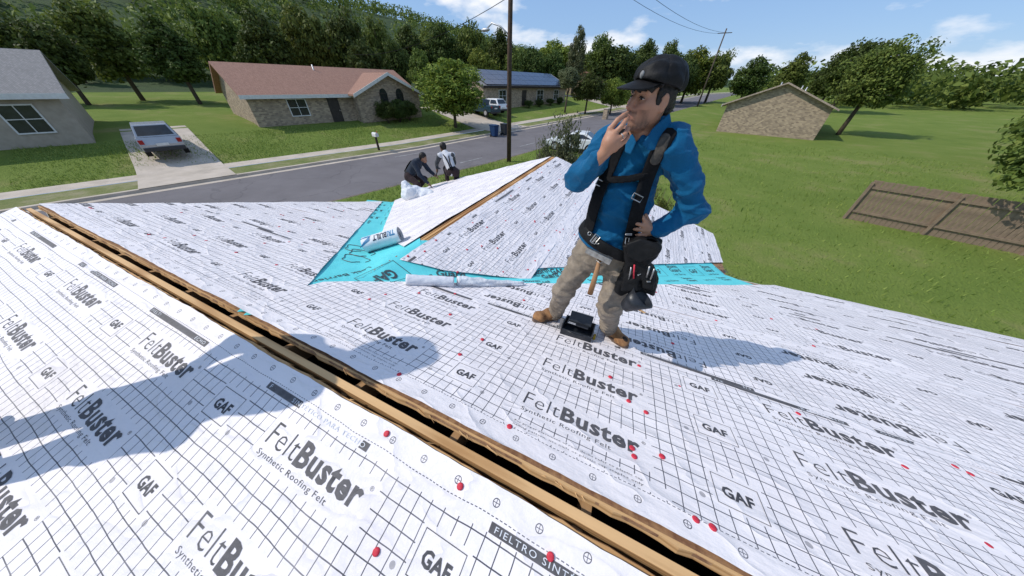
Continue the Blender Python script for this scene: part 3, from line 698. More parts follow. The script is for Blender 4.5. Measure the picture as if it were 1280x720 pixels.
M['sole'] = simple('dirty_rubber_sole', (.16, .11, .08), (.09, .06, .05), 40, .85)
M['dark_patch'] = simple('worn_dark_leather', (.035, .022, .016), (.02, .013, .01), 40, .6)
shR, elR, wrR = at(764, 176, 1.555), at(722, 224, 1.40), at(754, 193, 1.27)
shL, elL, wrL = at(842, 182, 1.52), at(868, 264, 1.56), at(815, 289, 1.45)
hc = V3(-.036, 1.50, -.045); HS = .90
F = nz_(V3(-.72, -.70, -.03)); Uh = nz_(V3(.0, -.04, 1)-F*(V3(.0, -.04, 1)@F)); Rr = nz_(np.cross(F, Uh))
H = lambda f, r, u: hc+(F*f+Rr*r+Uh*u)*HS
kneeR, ankR, kneeL, ankL = V3(-.262, 1.485, -1.165), V3(-.305, 1.57, -1.47), V3(.068, 1.455, -1.15), V3(.115, 1.60, -1.49)
hipR, hipL = V3(-.145, 1.53, -.87), V3(.045, 1.54, -.87)
neck0 = V3(-.035, 1.545, -.165)
bd = SDF((-.60, 1.12, -1.56), (.45, 1.78, .16), .0042)
# trunk and limbs
bd.ell((-.035, 1.565, -.29), (.15, .09, .14), .05).ell((-.045, 1.54, -.52), (.145, .11, .18), .05).ell((-.05, 1.54, -.79), (.15, .105, .12), .05)
bd.chain([hipR, kneeR, ankR], [.082, .056, .036], .03).chain([hipL, kneeL, ankL], [.082, .058, .038], .03)
bd.chain([V3(-.10, 1.56, -.21), shR], [.07, .055], .04).chain([V3(.03, 1.56, -.21), shL], [.07, .055], .04)
bd.chain([shR, elR, wrR], [.046, .038, .024], .02).chain([shL, elL, wrL], [.046, .038, .024], .02)
bd.cap(neck0-V3(0, 0, .05), H(-.012, 0, -.05), .056, .053, .03)
bd.rs = HS
# head: skull, jaw, chin, cheeks, brow, nose, lips, ears
bd.ell(H(-.012, 0, .035), (.098, .076, .098), .02, (F, Rr, Uh)).ell(H(.026, 0, -.045), (.068, .060, .072), .04, (F, Rr, Uh))
bd.ell(H(.070, 0, -.102), (.022, .026, .018), .03, (F, Rr, Uh))
for q in (-1, 1):
    bd.ell(H(.060, q*.042, -.016), (.030, .026, .026), .03, (F, Rr, Uh)).cap(H(.020, q*.058, -.03), H(.045, q*.035, -.095), .018, .014, .03)
    bd.ell(H(.101, q*.033, .014), (.023, .022, .017), .018, (F, Rr, Uh), 'sub')
    bd.cap(H(.083, q*.012, .034), H(.074, q*.050, .036), .012, .011, .02)
    bd.ell(H(.074, q*.032, .010), (.016, .015, .013), .006, (F, Rr, Uh))
    bd.ell(H(.100, q*.016, -.034), (.013, .011, .010), .012, (F, Rr, Uh))
    bd.ell(H(-.008, q*.080, -.002), (.020, .010, .033), .008, (F, Rr, Uh)).ell(H(.0, q*.090, .002), (.010, .007, .018), .006, (F, Rr, Uh), 'sub')
    bd.ell(H(-.004, q*.080, -.034), (.010, .008, .010), .008, (F, Rr, Uh))
bd.chain([H(.084, 0, .028), H(.102, 0, .002), H(.118, 0, -.022)], [.010, .012, .0145], .015)
bd.cap(H(.088, -.022, -.057), H(.088, .022, -.057), .008, .008, .012).cap(H(.098, -.010, -.055), H(.098, .010, -.055), .008, .008, .012)
bd.cap(H(.090, -.018, -.069), H(.090, .018, -.069), .009, .009, .012)
bd.cap(H(.108, -.020, -.0625), H(.108, .020, -.0625), .0035, .0035, .004, 'sub')
bd.rs = 1.0
# right hand raised to the mouth
def A(px, py, v): return at(px, py, v)
kn = [A(763, 161, 1.285), A(768, 167, 1.275), A(772, 174, 1.275), A(773, 182, 1.285)]
for p in kn: bd.cap(wrR+(p-wrR)*.15, p, .017, .0125, .012)
bd.ell((kn[1]+wrR)/2+(kn[2]-wrR)*.1, (.030, .030, .03), .02)
fing = [[kn[0], A(772, 150, 1.30), A(779, 144.5, 1.335), A(784.5, 141, 1.375)], [kn[1], A(777, 158, 1.285), A(782, 151, 1.32), A(785, 147, 1.365)],
        [kn[2], A(781, 168, 1.285), A(785, 161, 1.32), A(783, 160, 1.355)], [kn[3], A(781, 177, 1.295), A(785, 171, 1.325), A(782, 169, 1.355)]]
for pts, r0 in zip(fing, (.0098, .0100, .0095, .0085)): bd.chain(pts, [r0*1.12, r0*1.0, r0*.92, r0*.78], .003)
bd.chain([wrR+V3(.012, .02, .02), A(768, 186, 1.33), A(776, 180, 1.36), A(782, 174, 1.375)], [.016, .014, .011, .009], .006)
# left hand on the hip
kl = [A(806, 276, 1.435), A(803, 282, 1.425), A(803, 288, 1.425), A(806, 293.5, 1.43)]
for p in kl: bd.cap(wrL+(p-wrL)*.1, p, .017, .012, .012)
fl = [[kl[0], A(802, 270, 1.43), A(799.5, 266, 1.435)], [kl[1], A(796.5, 279.5, 1.415), A(792.5, 278, 1.425)], [kl[2], A(796, 286.5, 1.415), A(792, 286, 1.425)], [kl[3], A(799, 293.5, 1.42), A(795, 293.5, 1.43)]]
for pts, r0 in zip(fl, (.0098, .0092, .0092, .008)): bd.chain(pts, [r0*1.1, r0, r0*.8], .003)
bd.chain([wrL, A(811, 279, 1.46), A(807, 269, 1.47)], [.016, .013, .010], .006)
man = link('person', bd.mesh('person'), M['skin'])
def manpaint(v):
    q = (v-hc)/HS; f, r, u = q@F, q@Rr, q@Uh
    c = np.tile(np.array((.47, .235, .145), np.float32), (len(v), 1))
    head = (np.abs(f) < .16) & (np.abs(r) < .12) & (np.abs(u) < .2)
    n = .5+.5*np.sin(v[:, 0]*410+np.sin(v[:, 2]*320)*2)*np.sin(v[:, 2]*380+v[:, 1]*290)
    def mixc(w, col): c[:] = c*(1-w[:, None])+np.array(col, np.float32)*w[:, None]
    lips = np.exp(-((u+.063)/.012)**2)*np.exp(-(r/.022)**4)*(f > .082)*head; mixc(lips*.6, (.30, .10, .085))
    cheek = np.exp(-(((u+.02)/.03)**2+((np.abs(r)-.042)/.025)**2))*(f > .03)*head; mixc(cheek*.3, (.46, .17, .12)); 
    nose = np.exp(-(((u+.024)/.02)**2+(r/.02)**2))*(f > .095)*head; mixc(nose*.35, (.48, .17, .12))
    goat = np.clip(np.exp(-((u+.105)/.024)**2)*(f > .03)+np.exp(-((u+.044)/.008)**2)*(f > .085)*(np.abs(r) < .032)+np.exp(-((np.abs(r)-.056)/.014)**2)*(u < -.03)*(u > -.13)*.7, 0, 1)*head*(1-lips*.8)
    mixc(goat*(.52+.3*n), (.04, .026, .02))
    return c
paint(man.data, manpaint)
tag(man, 'roofer in blue shirt and black cap standing on the felt, hand at his mouth', 'person')
# eyes, brows
for q in (-1, 1):
    s = SDF(H(.075, q*.032, .012)-.03, H(.075, q*.032, .012)+.03, .0016); s.ell(H(.0775, q*.032, .010), (.0125, .0135, .0075), 0, (F, Rr, Uh)); e = link('eye', s.mesh('eye'), attr_mat('eye', .2, 0, 10, vary=0), man)
    paint(e.data, lambda v, q=q: np.where((np.linalg.norm((v-H(.0895, q*.032-.003, .0095)), axis=1) < .0062)[:, None], (.015, .009, .006), (.42, .38, .36)))
    s = SDF(H(.09, q*.032, .018)-.05, H(.09, q*.032, .018)+.05, .0018); s.chain([H(.086, q*.016, .013), H(.0925, q*.030, .0165), H(.084, q*.050, .011)], [.0022, .0026, .002], .002); link('eyelash', s.mesh('eyelash'), M['hair'], man)
    s = SDF(H(.09, q*.032, .03)-.06, H(.09, q*.032, .03)+.06, .002); s.chain([H(.096, q*.012, .036), H(.094, q*.032, .043), H(.078, q*.056, .036)], [.004, .0048, .0028], .004); link('eyebrow', s.mesh('eyebrow'), M['hair'], man)
# shirt
sh = SDF((-.47, 1.12, -.92), (.46, 1.78, -.08), .0058)
sh.ell((-.035, 1.565, -.29), (.165, .112, .15), .06).ell((-.045, 1.535, -.50), (.158, .132, .19), .06).ell((-.052, 1.535, -.70), (.170, .132, .15), .05)
sh.chain([V3(-.10, 1.56, -.215), shR, elR, elR+(wrR-elR)*.80], [.085, .076, .062, .045], .035)
sh.chain([V3(.03, 1.56, -.215), shL, elL, elL+(wrL-elL)*.86], [.085, .076, .064, .046], .035)
sh.cap(neck0-V3(0, 0, .03), neck0+V3(-.012, -.012, .035), .082, .074, .03)
def folds(s, amp, freq, seed, n=5):
    """soft creases: narrow valleys between broad swells"""
    r = np.random.default_rng(seed); g = s.grid(); acc = 0
    for i in range(n):
        d = r.normal(size=3); d /= np.linalg.norm(d); w = sum(d[j]*g[j] for j in range(3)); w2 = np.sin(g[(i+1) % 3]*freq*.37+r.uniform(0, 6))*1.1+np.sin(g[i % 3]*freq*.61+r.uniform(0, 6))*.7
        acc = acc+(1-np.abs(np.sin(freq*r.uniform(.35, .75)*w+w2)))**2.2-.35
    s.D += (amp/n**.5*acc).astype(np.float32)*(np.abs(s.D) < .06); return s
sh.wrinkle(.004, 20, 3, (1, 1, .8)); folds(sh, -.018, 36, 4, 7); sh.wrinkle(.0012, 110, 6)
sh.cap(neck0, H(.0, 0, -.06), .060, .062, .012, 'sub').ell(neck0+V3(-.05, -.085, -.005), (.042, .06, .062), .02, None, 'sub').plane((0, 0, -.80), (0.0, 0, -1))
Dshirt = sh.D.copy(); shirt = link('shirt', sh.mesh('shirt'), M['shirt'], man)
# collar leaves
def polyslab(s, pts, v, slope, ht, rr, k=.0):
    """rounded slab over an outline given as pixels at depth v, leaning back by slope"""
    g = s.grid(); P_ = [A(px, py, v)[[0, 2]] for px, py in pts]; uc = np.mean([p[0] for p in P_]); best = np.full(g[0].shape, 9., np.float32); ins = np.zeros(g[0].shape, bool)
    for i in range(len(P_)):
        a, b = P_[i], P_[(i+1) % len(P_)]; ba = b-a; t_ = np.clip(((g[0]-a[0])*ba[0]+(g[2]-a[1])*ba[1])/(ba@ba), 0, 1)
        best = np.minimum(best, np.hypot(g[0]-a[0]-t_*ba[0], g[2]-a[1]-t_*ba[1])); ins ^= ((a[1] > g[2]) != (b[1] > g[2])) & (g[0] < (b[0]-a[0])*(g[2]-a[1])/(b[1]-a[1]+1e-9)+a[0])
    zc = np.mean([p[1] for p in P_]); d2 = np.where(ins, -best, best)+rr; dv = np.abs(g[1]-v-slope[0]*(g[0]-uc)-slope[1]*(g[2]-zc))-ht
    d = (np.hypot(np.maximum(d2, 0), np.maximum(dv, 0))+np.minimum(np.maximum(d2, dv), 0)-rr).astype(np.float32); s.D = smin(s.D, d, k) if k else np.minimum(s.D, d)
s = SDF((-.24, 1.32, -.32), (.16, 1.72, -.02), .0042)
s.cap(neck0+V3(0, .012, -.02), H(-.03, 0, -.10)+V3(0, .02, 0), .078, .072, .0); s.cap(neck0+V3(0, .012, -.05), H(-.03, 0, -.06)+V3(0, .02, .03), .068, .064, 0, 'sub')
s.plane(H(0, 0, -.075)+V3(0, 0, 0), V3(-.22, -.45, 1)).plane(neck0+V3(0, -.035, 0), V3(-.25, -1, 0))
polyslab(s, ((837, 143), (841, 168), (829, 186), (809, 187), (803, 178), (816, 160)), 1.462, (.75, .35), .002, .0035); polyslab(s, ((790, 168), (795, 178), (789, 192), (781, 190), (782, 176)), 1.452, (-.4, .3), .002, .0035)
s.wrinkle(.002, 50, 9); link('collar', s.mesh('collar'), M['shirt'], shirt)
# trousers
tr = SDF((-.43, 1.32, -1.56), (.26, 1.74, -.66), .006)
tr.ell((-.05, 1.535, -.79), (.182, .135, .11), .04).ell((-.05, 1.54, -.88), (.18, .125, .09), .04)
def leg(a, k, b, rr):
    tr.chain([a, k, b], rr, .04)
leg(hipR+V3(-.01, 0, 0), kneeR, ankR, [.102, .074, .058]); leg(hipL+V3(.015, 0, 0), kneeL, ankL, [.106, .078, .061])
tr.wrinkle(.003, 16, 11); folds(tr, -.011, 38, 14); tr.wrinkle(.0015, 110, 12)
g = tr.grid(); zz = g[2]
low = np.clip((-1.28-zz)/.14, 0, 1); kn_ = np.exp(-((zz+1.16)/.07)**2)
tr.D += ((low*.009*np.sin(zz*135+7*np.sin(g[0]*19)+3*np.sin(g[1]*23))+kn_*.006*np.sin(zz*85+9*g[0]+12*g[1]))*(np.abs(tr.D) < .05)).astype(np.float32)
gro = np.exp(-((zz+.93)/.09)**2); tr.D += (gro*.005*np.sin((g[0]*.8+zz*.7)*90)*(np.abs(tr.D) < .04)).astype(np.float32)
tr.plane((-.05, 1.5, -.715), (-.25, .0, .97)).plane((0, 1.58, -1.515), (0, .28, -.95))
Dtr = tr.D.copy(); link('trousers', tr.mesh('trousers'), M['pants'], man)
# boots on the roof slope
nF = V3(0, m_/L_, 1/L_)
def onmain(u, v, h=.022): return V3(u, v, ZR-m_*(v-VR)+h)
boots(onmain(-.272, 1.640), onmain(-.452, 1.440), nF, ankR+V3(.01, .01, -.02), (M['tan_boot'], M['sole'], M['dark_patch']), man)
boots(onmain(.060, 1.690), onmain(.272, 1.492), nF, ankL+V3(.0, .02, -.02), (M['tan_boot'], M['sole'], M['dark_patch']), man, patch=-.008)
# hair curls and sideburns
s = SDF(H(0, 0, .03)-.19, H(0, 0, .03)+.19, .004); s.rs = HS
s.ell(H(-.022, 0, .035), (.097, .084, .095), .01, (F, Rr, Uh)).cap(H(-.085, 0, -.02), H(-.07, 0, -.07), .05, .04, .02)
r2 = np.random.default_rng(5)
for k in range(46):
    th = r2.uniform(-1.25, 1.25); rr = r2.uniform(.034, .062)
    s.ell(H(.090*math.cos(th)-.002, .080*math.sin(th), rr), [r2.uniform(.008, .014)]*3, .006)
for q in (-1, 1):
    for k in range(8): s.ell(H(.022+r2.uniform(-.006, .006), q*.071, .045-.011*k), (.012, .007, .010), .006, (F, Rr, Uh))
s.cap(H(.018, -.10, -.02), H(.018, .10, -.02), .0001, .0001, 0, 'sub')
g = s.grid(); q = [(g[i]-hc[i])/HS for i in range(3)]; f_ = sum(q[i]*F[i] for i in range(3)); u_ = sum(q[i]*Uh[i] for i in range(3)); r_ = sum(q[i]*Rr[i] for i in range(3))
s.D = np.maximum(s.D, np.where(np.abs(r_) < .064, np.minimum(f_-.045, .026-u_), np.minimum(f_-.036, .06-u_)).astype(np.float32)*((u_ < .06)).astype(np.float32)-(u_ >= .06)*.5)
s.wrinkle(.0025, 190, 21); link('hair', s.mesh('hair'), M['hair'], man)
# black leather cap: crown, brim, badge
s = SDF(H(.02, 0, .08)-.26, H(.02, 0, .08)+.26, .005)
s.rs = HS; s.ell(H(-.024, 0, .068), (.120, .098, .092), .0, (F, Rr, Uh)).ell(H(.036, 0, .088), (.066, .074, .056), .04, (F, Rr, Uh)); s.wrinkle(.004, 38, 8).wrinkle(.0025, 80, 18)
g = s.grid(); q = [(g[i]-hc[i])/HS for i in range(3)]; f_ = sum(q[i]*F[i] for i in range(3))+.02; r_ = sum(q[i]*Rr[i] for i in range(3)); an_ = np.arctan2(r_, f_); s.D += (.0035*np.exp(-(np.abs(np.sin(3*an_))*np.hypot(f_, r_)/.010)**2)*(np.abs(s.D) < .03)).astype(np.float32)
s.plane(H(0, 0, .058), -Uh+F*.22).ell(H(-.02, 0, .02), (.110, .090, .106), 0, (F, Rr, Uh), 'sub')
capo = link('cap', s.mesh('cap'), M['black_leather'], man)
mb = MB(); nb = 17; V = []
for k in range(nb):
    a = (k/(nb-1)-.5)*2; ang = a*1.28
    inn = (.088*math.cos(ang)+.004, .084*math.sin(ang)); ou = (.088*math.cos(ang)+.004+.104*max(0, math.cos(ang))**.6, .086*math.sin(ang)*(1+.04*math.cos(ang)))
    dz = lambda x, y: .079-.026*(y/.085)**2-.26*(x-.085)
    for (x, y) in (inn, ((inn[0]+ou[0])/2, (inn[1]+ou[1])/2), ou): V.append((H(x, y, dz(x, y)), H(x, y, dz(x, y)-.006)))
v = [p[0] for p in V]+[p[1] for p in V]; n3 = len(V); f = []
for k in range(nb-1):
    for j in range(2):
        i = k*3+j; f += [(i, i+3, i+4, i+1), (n3+i, n3+i+1, n3+i+4, n3+i+3)]
    i = k*3+2; f.append((i, i+3, n3+i+3, n3+i)); i = k*3; f.append((i, n3+i, n3+i+3, i+3))
mb.raw(v, f); mb.build('brim', M['black_leather'], capo, smooth=False, bevel=.001)
s = SDF(H(.1, 0, .1)-.06, H(.1, 0, .1)+.06, .003); s.ell(H(.099, -.012, .094), (.007, .010, .014), 0, (F, Rr, Uh)); link('badge', s.mesh('badge'), simple('grey_badge', (.30, .30, .30), (.12, .12, .12), 60), capo)
s = SDF(H(0, .09, -.04)-.02, H(0, .09, -.04)+.02, .0012); s.ell(H(-.004, .089, -.042), (.005, .005, .005), 0); link('ear_stud', s.mesh('ear_stud'), M['black_plastic'], man)
# ring on the third finger
p0, p1 = fing[2][0], fing[2][1]; d = nz_(p1-p0); a = nz_(np.cross(d, V3(0, 0, 1))); b = np.cross(d, a); c = p0+(p1-p0)*.65
MB().tube([c+(a*math.cos(k*math.pi/8)+b*math.sin(k*math.pi/8))*.0108 for k in range(17)], .0022, 6, False).build('ring', M['steel'], man, True)

# ---- harness: braces, belt, buckles, pouches
def strap(name, poly, w, D, src, mat, off=.011, front=True, par=None, vmax=1.56):
    """band lying on the cloth: polyline given as points; measured in the vertical plane across the body"""
    s = SDF(src.lo, src.lo+src.h*(src.n-1), src.h); g = s.grid(); best = None
    for i in range(len(poly)-1):
        a, b = np.asarray(poly[i])[[0, 2]], np.asarray(poly[i+1])[[0, 2]]; ba = b-a
        t = np.clip(((g[0]-a[0])*ba[0]+(g[2]-a[1])*ba[1])/(ba@ba), 0, 1); d = np.sqrt((g[0]-a[0]-t*ba[0])**2+(g[2]-a[1]-t*ba[1])**2)-w/2
        best = d if best is None else np.minimum(best, d)
    s.D = np.maximum(np.maximum(D-off, best), -(D+.012)).astype(np.float32)
    if front: s.D = np.maximum(s.D, (g[1]-vmax).astype(np.float32))
    return link(name, s.mesh(name), mat, par or man)
rst = [A(777, 172, 1.47), A(763, 205, 1.42), A(751, 232, 1.41), A(741, 262, 1.42), A(734, 288, 1.43)]
lst = [A(836, 166, 1.46), A(820, 196, 1.42), A(807, 230, 1.41), A(797, 262, 1.41), A(786, 306, 1.41)]
# the raised arm must not catch the right brace: measure on a trunk without arms
tk = SDF(sh.lo, sh.lo+sh.h*(sh.n-1), sh.h)
tk.ell((-.035, 1.565, -.29), (.172, .112, .15), .06).ell((-.045, 1.53, -.50), (.170, .140, .19), .06).ell((-.05, 1.535, -.70), (.176, .136, .15), .05).chain([V3(-.10, 1.56, -.215), shR], [.085, .07], .035).chain([V3(.03, 1.56, -.215), shL], [.085, .07], .035)
tk.wrinkle(.004, 20, 3, (1, 1, .8))
har = strap('suspender', rst, .062, tk.D, tk, M['black_strap'], .012, vmax=1.57); strap('suspender', lst, .064, tk.D, tk, M['black_strap'], .012, vmax=1.57)
strap('chest_strap', [A(757, 226, 1.41), A(785, 226, 1.40), A(808, 222, 1.41)], .026, tk.D, tk, M['black_strap'], .016)
strap('strap_pad', [A(831, 174, 1.45), A(819, 202, 1.42)], .044, tk.D, tk, simple('mottled_webbing', (.10, .085, .07), (.03, .03, .03), 40, .85), .018)
def frame_at(px, py, w, h, ang, name, thick=.003, par=None, D=tk, off=.016):
    p = D.surf(px, py, off)
    if p is None: p = A(px, py, 1.40)
    n = -nz_(ray(px, py)); r = nz_(np.cross(V3(0, 0, 1), n)); u = np.cross(n, r); r, u = r*math.cos(ang)+u*math.sin(ang), u*math.cos(ang)-r*math.sin(ang)
    p = p+n*.006; c = [p+r*a*w/2+u*b*h/2 for a, b in ((-1, -1), (1, -1), (1, 1), (-1, 1), (-1, -1))]
    return MB().tube(c, thick, 6).build(name, M['steel'], par or man)
frame_at(750, 229, .034, .026, -.35, 'strap_buckle'); frame_at(796.5, 247, .046, .026, -.3, 'strap_buckle')
# belt around shirt and trousers, tilted towards his left hip
s = SDF((-.32, 1.30, -.95), (.24, 1.74, -.58), .005)
s.ell((-.05, 1.535, -.74), (.188, .146, .17), .04).wrinkle(.003, 24, 2); Db = s.D.copy(); g = s.grid()
bn = nz_(V3(.33, .04, 1)); bp = A(745, 303, 1.40)
hh = sum((g[i]-bp[i])*bn[i] for i in range(3)); s.D = np.maximum(np.maximum(Db-.014, np.abs(hh)-.031), -(Db+.004)).astype(np.float32)
belt = link('tool_belt', s.mesh('tool_belt'), M['black_leather'], man)
bs = SDF(s.lo, s.lo+s.h*(s.n-1), s.h); bs.D = Db-.014
# light shirt tail showing under the belt
s2 = SDF(s.lo, s.lo+s.h*(s.n-1), s.h); s2.D = np.maximum(np.maximum(Db-.006, np.abs(hh+.034)-.018), g[0]+.02).astype(np.float32)
link('shirt_tail', s2.mesh('shirt_tail'), M['shirt'], shirt)
frame_at(744, 299, .030, .048, -.45, 'belt_buckle', .0035, belt, bs, .004); frame_at(743, 300, .006, .044, -.45, 'buckle_tongue', .002, belt, bs, .004)
for px, py in ((737, 292), (747, 303)):
    p = bs.surf(px, py, .002); n = -nz_(ray(px, py)); a = nz_(np.cross(n, V3(0, 0, 1))); b = np.cross(n, a); p = (A(px, py, 1.38) if p is None else p)+n*.003
    MB().tube([p+(a*math.cos(k*math.pi/8)+b*math.sin(k*math.pi/8))*.0095 for k in range(17)], .0028, 6, False).build('grommet', M['steel'], belt, True)
frame_at(784, 301, .016, .030, .15, 'strap_clip', .0028, belt, tk, .02); frame_at(786, 293, .030, .006, .2, 'strap_clip', .0022, belt, tk, .02)
# pouches on his left hip
s = SDF((-.05, 1.22, -1.16), (.32, 1.62, -.60), .006)
pol = [A(px, py, 1.40)[[0, 2]] for px, py in ((781, 305), (798, 299), (813, 301), (825, 307), (822, 316), (806, 329), (815, 339), (820, 353), (816, 364), (804, 359), (790, 360), (778, 364), (771, 359), (777, 345), (785, 326))]
g = s.grid(); best = np.full(g[0].shape, 9., np.float32); ins = np.zeros(g[0].shape, bool)
for i in range(len(pol)):
    a, b = pol[i], pol[(i+1) % len(pol)]; ba = b-a; t = np.clip(((g[0]-a[0])*ba[0]+(g[2]-a[1])*ba[1])/(ba@ba), 0, 1)
    best = np.minimum(best, np.hypot(g[0]-a[0]-t*ba[0], g[2]-a[1]-t*ba[1])); ins ^= ((a[1] > g[2]) != (b[1] > g[2])) & (g[0] < (b[0]-a[0])*(g[2]-a[1])/(b[1]-a[1]+1e-9)+a[0])
d2 = np.where(ins, -best, best)+.012; dv = np.abs(g[1]-1.415)-.040
s.D = (np.hypot(np.maximum(d2, 0), np.maximum(dv, 0))+np.minimum(np.maximum(d2, dv), 0)-.022).astype(np.float32)
s.ell(A(792, 350, 1.36), (.035, .03, .05), .03).ell(A(811, 352, 1.36), (.03, .03, .045), .02).ell(A(806, 312, 1.37), (.05, .025, .022), .02); s.wrinkle(.004, 40, 31).wrinkle(.002, 110, 32)
polyslab(s, ((783, 304), (800, 299), (825, 307), (820, 320), (800, 327), (784, 318)), 1.352, (.1, .2), .003, .006); polyslab(s, ((780, 345), (800, 342), (797, 362), (776, 361)), 1.348, (0, .3), .006, .008); polyslab(s, ((802, 341), (818, 345), (817, 361), (803, 358)), 1.350, (0, .3), .006, .008)
s.ell(A(812, 306, 1.40), (.035, .03, .03), .015, None, 'sub'); pouch = link('tool_pouch', s.mesh('tool_pouch'), M['black_leather'], belt)
for px, py, qx, qy, mt in ((786, 345, 789, 334, 'steel'), (792, 344, 793, 331, 'red'), (808, 343, 812, 333, 'steel'), (813, 345, 818, 336, 'steel')): MB().tube([A(px, py+4, 1.335), A(qx, qy, 1.335)], .0042, 8).build('nail_punch', M[mt], pouch, True)
# open hammer bucket hanging below: a tapered open pouch
c0, c1 = A(781, 383, 1.33), A(813, 366, 1.33); axd = nz_(c1-c0); e1 = nz_(np.cross(axd, V3(0, -1, .35))); e2 = np.cross(axd, e1); V, Fc = [], []; nn_ = 20
for i, (t_, a, b) in enumerate(((0, .024, .03), (0, .034, .04), (.125, .078, .06), (.122, .071, .053), (.012, .028, .032))):
    V += [c0+axd*t_+e1*a*math.cos(2*math.pi*k/nn_)+e2*b*math.sin(2*math.pi*k/nn_) for k in range(nn_)]
for i in range(4): Fc += [(i*nn_+k, i*nn_+(k+1) % nn_, (i+1)*nn_+(k+1) % nn_, (i+1)*nn_+k) for k in range(nn_)]
Fc += [tuple(range(nn_)), tuple(4*nn_+k for k in reversed(range(nn_)))]
MB().raw(V, Fc).build('open_pouch', M['black_plastic'], belt, True)
for px, py, a in ((799, 343, .9), (811, 352, .4)):
    frame_at(px, py, .016, .004, a, 'pouch_rivet', .002, pouch, s, .0)
# hammer hung in the belt: top-level
hm = empty('hammer', A(748, 326, 1.355), 'steel-headed roofing hammer with wooden handle hanging from the belt', 'hammer')
h0, h1 = A(733, 312, 1.345), A(764, 327, 1.325); hd = nz_(h1-h0); hn = nz_(np.cross(hd, V3(0, 1, 0))); hv = np.cross(hn, hd)
mb = MB(); Ln = np.linalg.norm(h1-h0)
mb.frame_box(h0, hd, hv, hn, (0, -.008, -.018), (Ln*.45, .008, .016)).frame_box(h0, hd, hv, hn, (Ln*.45, -.011, -.016), (Ln*.78, .011, .016)).frame_box(h0, hd, hv, hn, (Ln*.78, -.014, -.018), (Ln, .014, .018))
mb.build('hammer_head', M['steel'], hm, bevel=.002)
MB().tube([A(750, 321, 1.355), A(746.5, 337, 1.34), A(741, 356, 1.33), A(737.5, 367, 1.325)], [.011, .0135, .0165, .0175], 10).build('handle', wood_mat('hammer_handle', (.44, .24, .12), (.28, .14, .06), 2), hm, True)
MB().tube([A(745, 325, 1.34), A(750, 329, 1.335), A(755, 327, 1.34)], .0022, 6).build('hammer_loop', M['steel'], belt, True)

# ------------------------------------------------------------------ things lying on the roof
def onm(px, py, h=0.012): return on_plane(px, py, 'far', h)
# black plastic box at the roofer's feet
bx = empty('tool_box', onmain(-.085, 1.49, 0), 'open black plastic box with a raised lid between the boots of the roofer', 'box')
ex, ey, n = map(np.asarray, FR['far'][1:]); o = onmain(-.215, 1.39, .02)
mb = MB(); w, dp, hh_ = .235, .185, .088; tk_ = .008
mb.frame_box(o, ex, ey, n, (0, 0, 0), (w, dp, .010)).frame_box(o, ex, ey, n, (0, 0, .01), (tk_, dp, hh_)).frame_box(o, ex, ey, n, (w-tk_, 0, .01), (w, dp, hh_)).frame_box(o, ex, ey, n, (tk_, dp-tk_, .01), (w-tk_, dp, hh_)).frame_box(o, ex, ey, n, (tk_, 0, .01), (w-tk_, tk_, hh_*.62))
mb.build('tray', M['black_plastic'], bx, bevel=.003)
mb = MB(); lz = nz_(n+ey*.35); lo = o+ex*.035+ey*.095+n*.088; ly = nz_(np.cross(lz, ex))
mb.frame_box(lo, ex, lz, -ly, (0, 0, -.03), (.170, .082, .010)); lid = mb.build('lid', M['black_plastic'], bx, bevel=.004)
mb = MB(); mb.frame_box(o+ex*.03+ey*.04+n*.092, ex, ey, n, (0, 0, -.004), (.16, .10, .006)); mb.build('shelf', M['black_plastic'], bx, bevel=.002)
mb = MB(); mb.frame_box(o+ex*.040+ey*.030+n*.101, ex, nz_(ey-n*.4), n, (0, 0, 0), (.058, .006, .003)).frame_box(o+ex*.042+ey*.046+n*.101, ex, nz_(ey-n*.4), n, (0, 0, 0), (.052, .004, .003)); mb.build('label_stripe', M['felt_white'], bx)
MB().tube([o+ex*.03+ey*.002+n*.05, o+ex*.10+ey*-.004+n*.042, o+ex*.17+ey*.002+n*.05], .004, 6).build('handle', M['black_plastic'], bx, True)
MB().frame_box(o+ex*.24+ey*.06, ex, ey, n, (0, 0, 0), (.018, .03, .05)).build('latch', simple('yellow_plastic', (.5, .33, .02), (.4, .25, .02), 20, .5), bx, bevel=.003)
MB().frame_box(o+ex*-.03+ey*.08, ex, ey, n, (0, 0, 0), (.028, .03, .09)).build('hinge_tab', simple('grey_plastic', (.2, .2, .21), (.12, .12, .13), 20, .6), bx, bevel=.003)
# scrap of wood by the pouch
a, b = onm(792, 384), onm(804, 391); d = nz_(b-a); sd_ = nz_(np.cross(n, d))
tag(MB().frame_box(a, d, sd_, n, (0, -.018, 0), (np.linalg.norm(b-a)+.02, .018, .010)).build('wood_scrap', M['wood'], bevel=.001), 'small orange wood scrap lying on the felt behind the tool pouch', 'wood scrap')
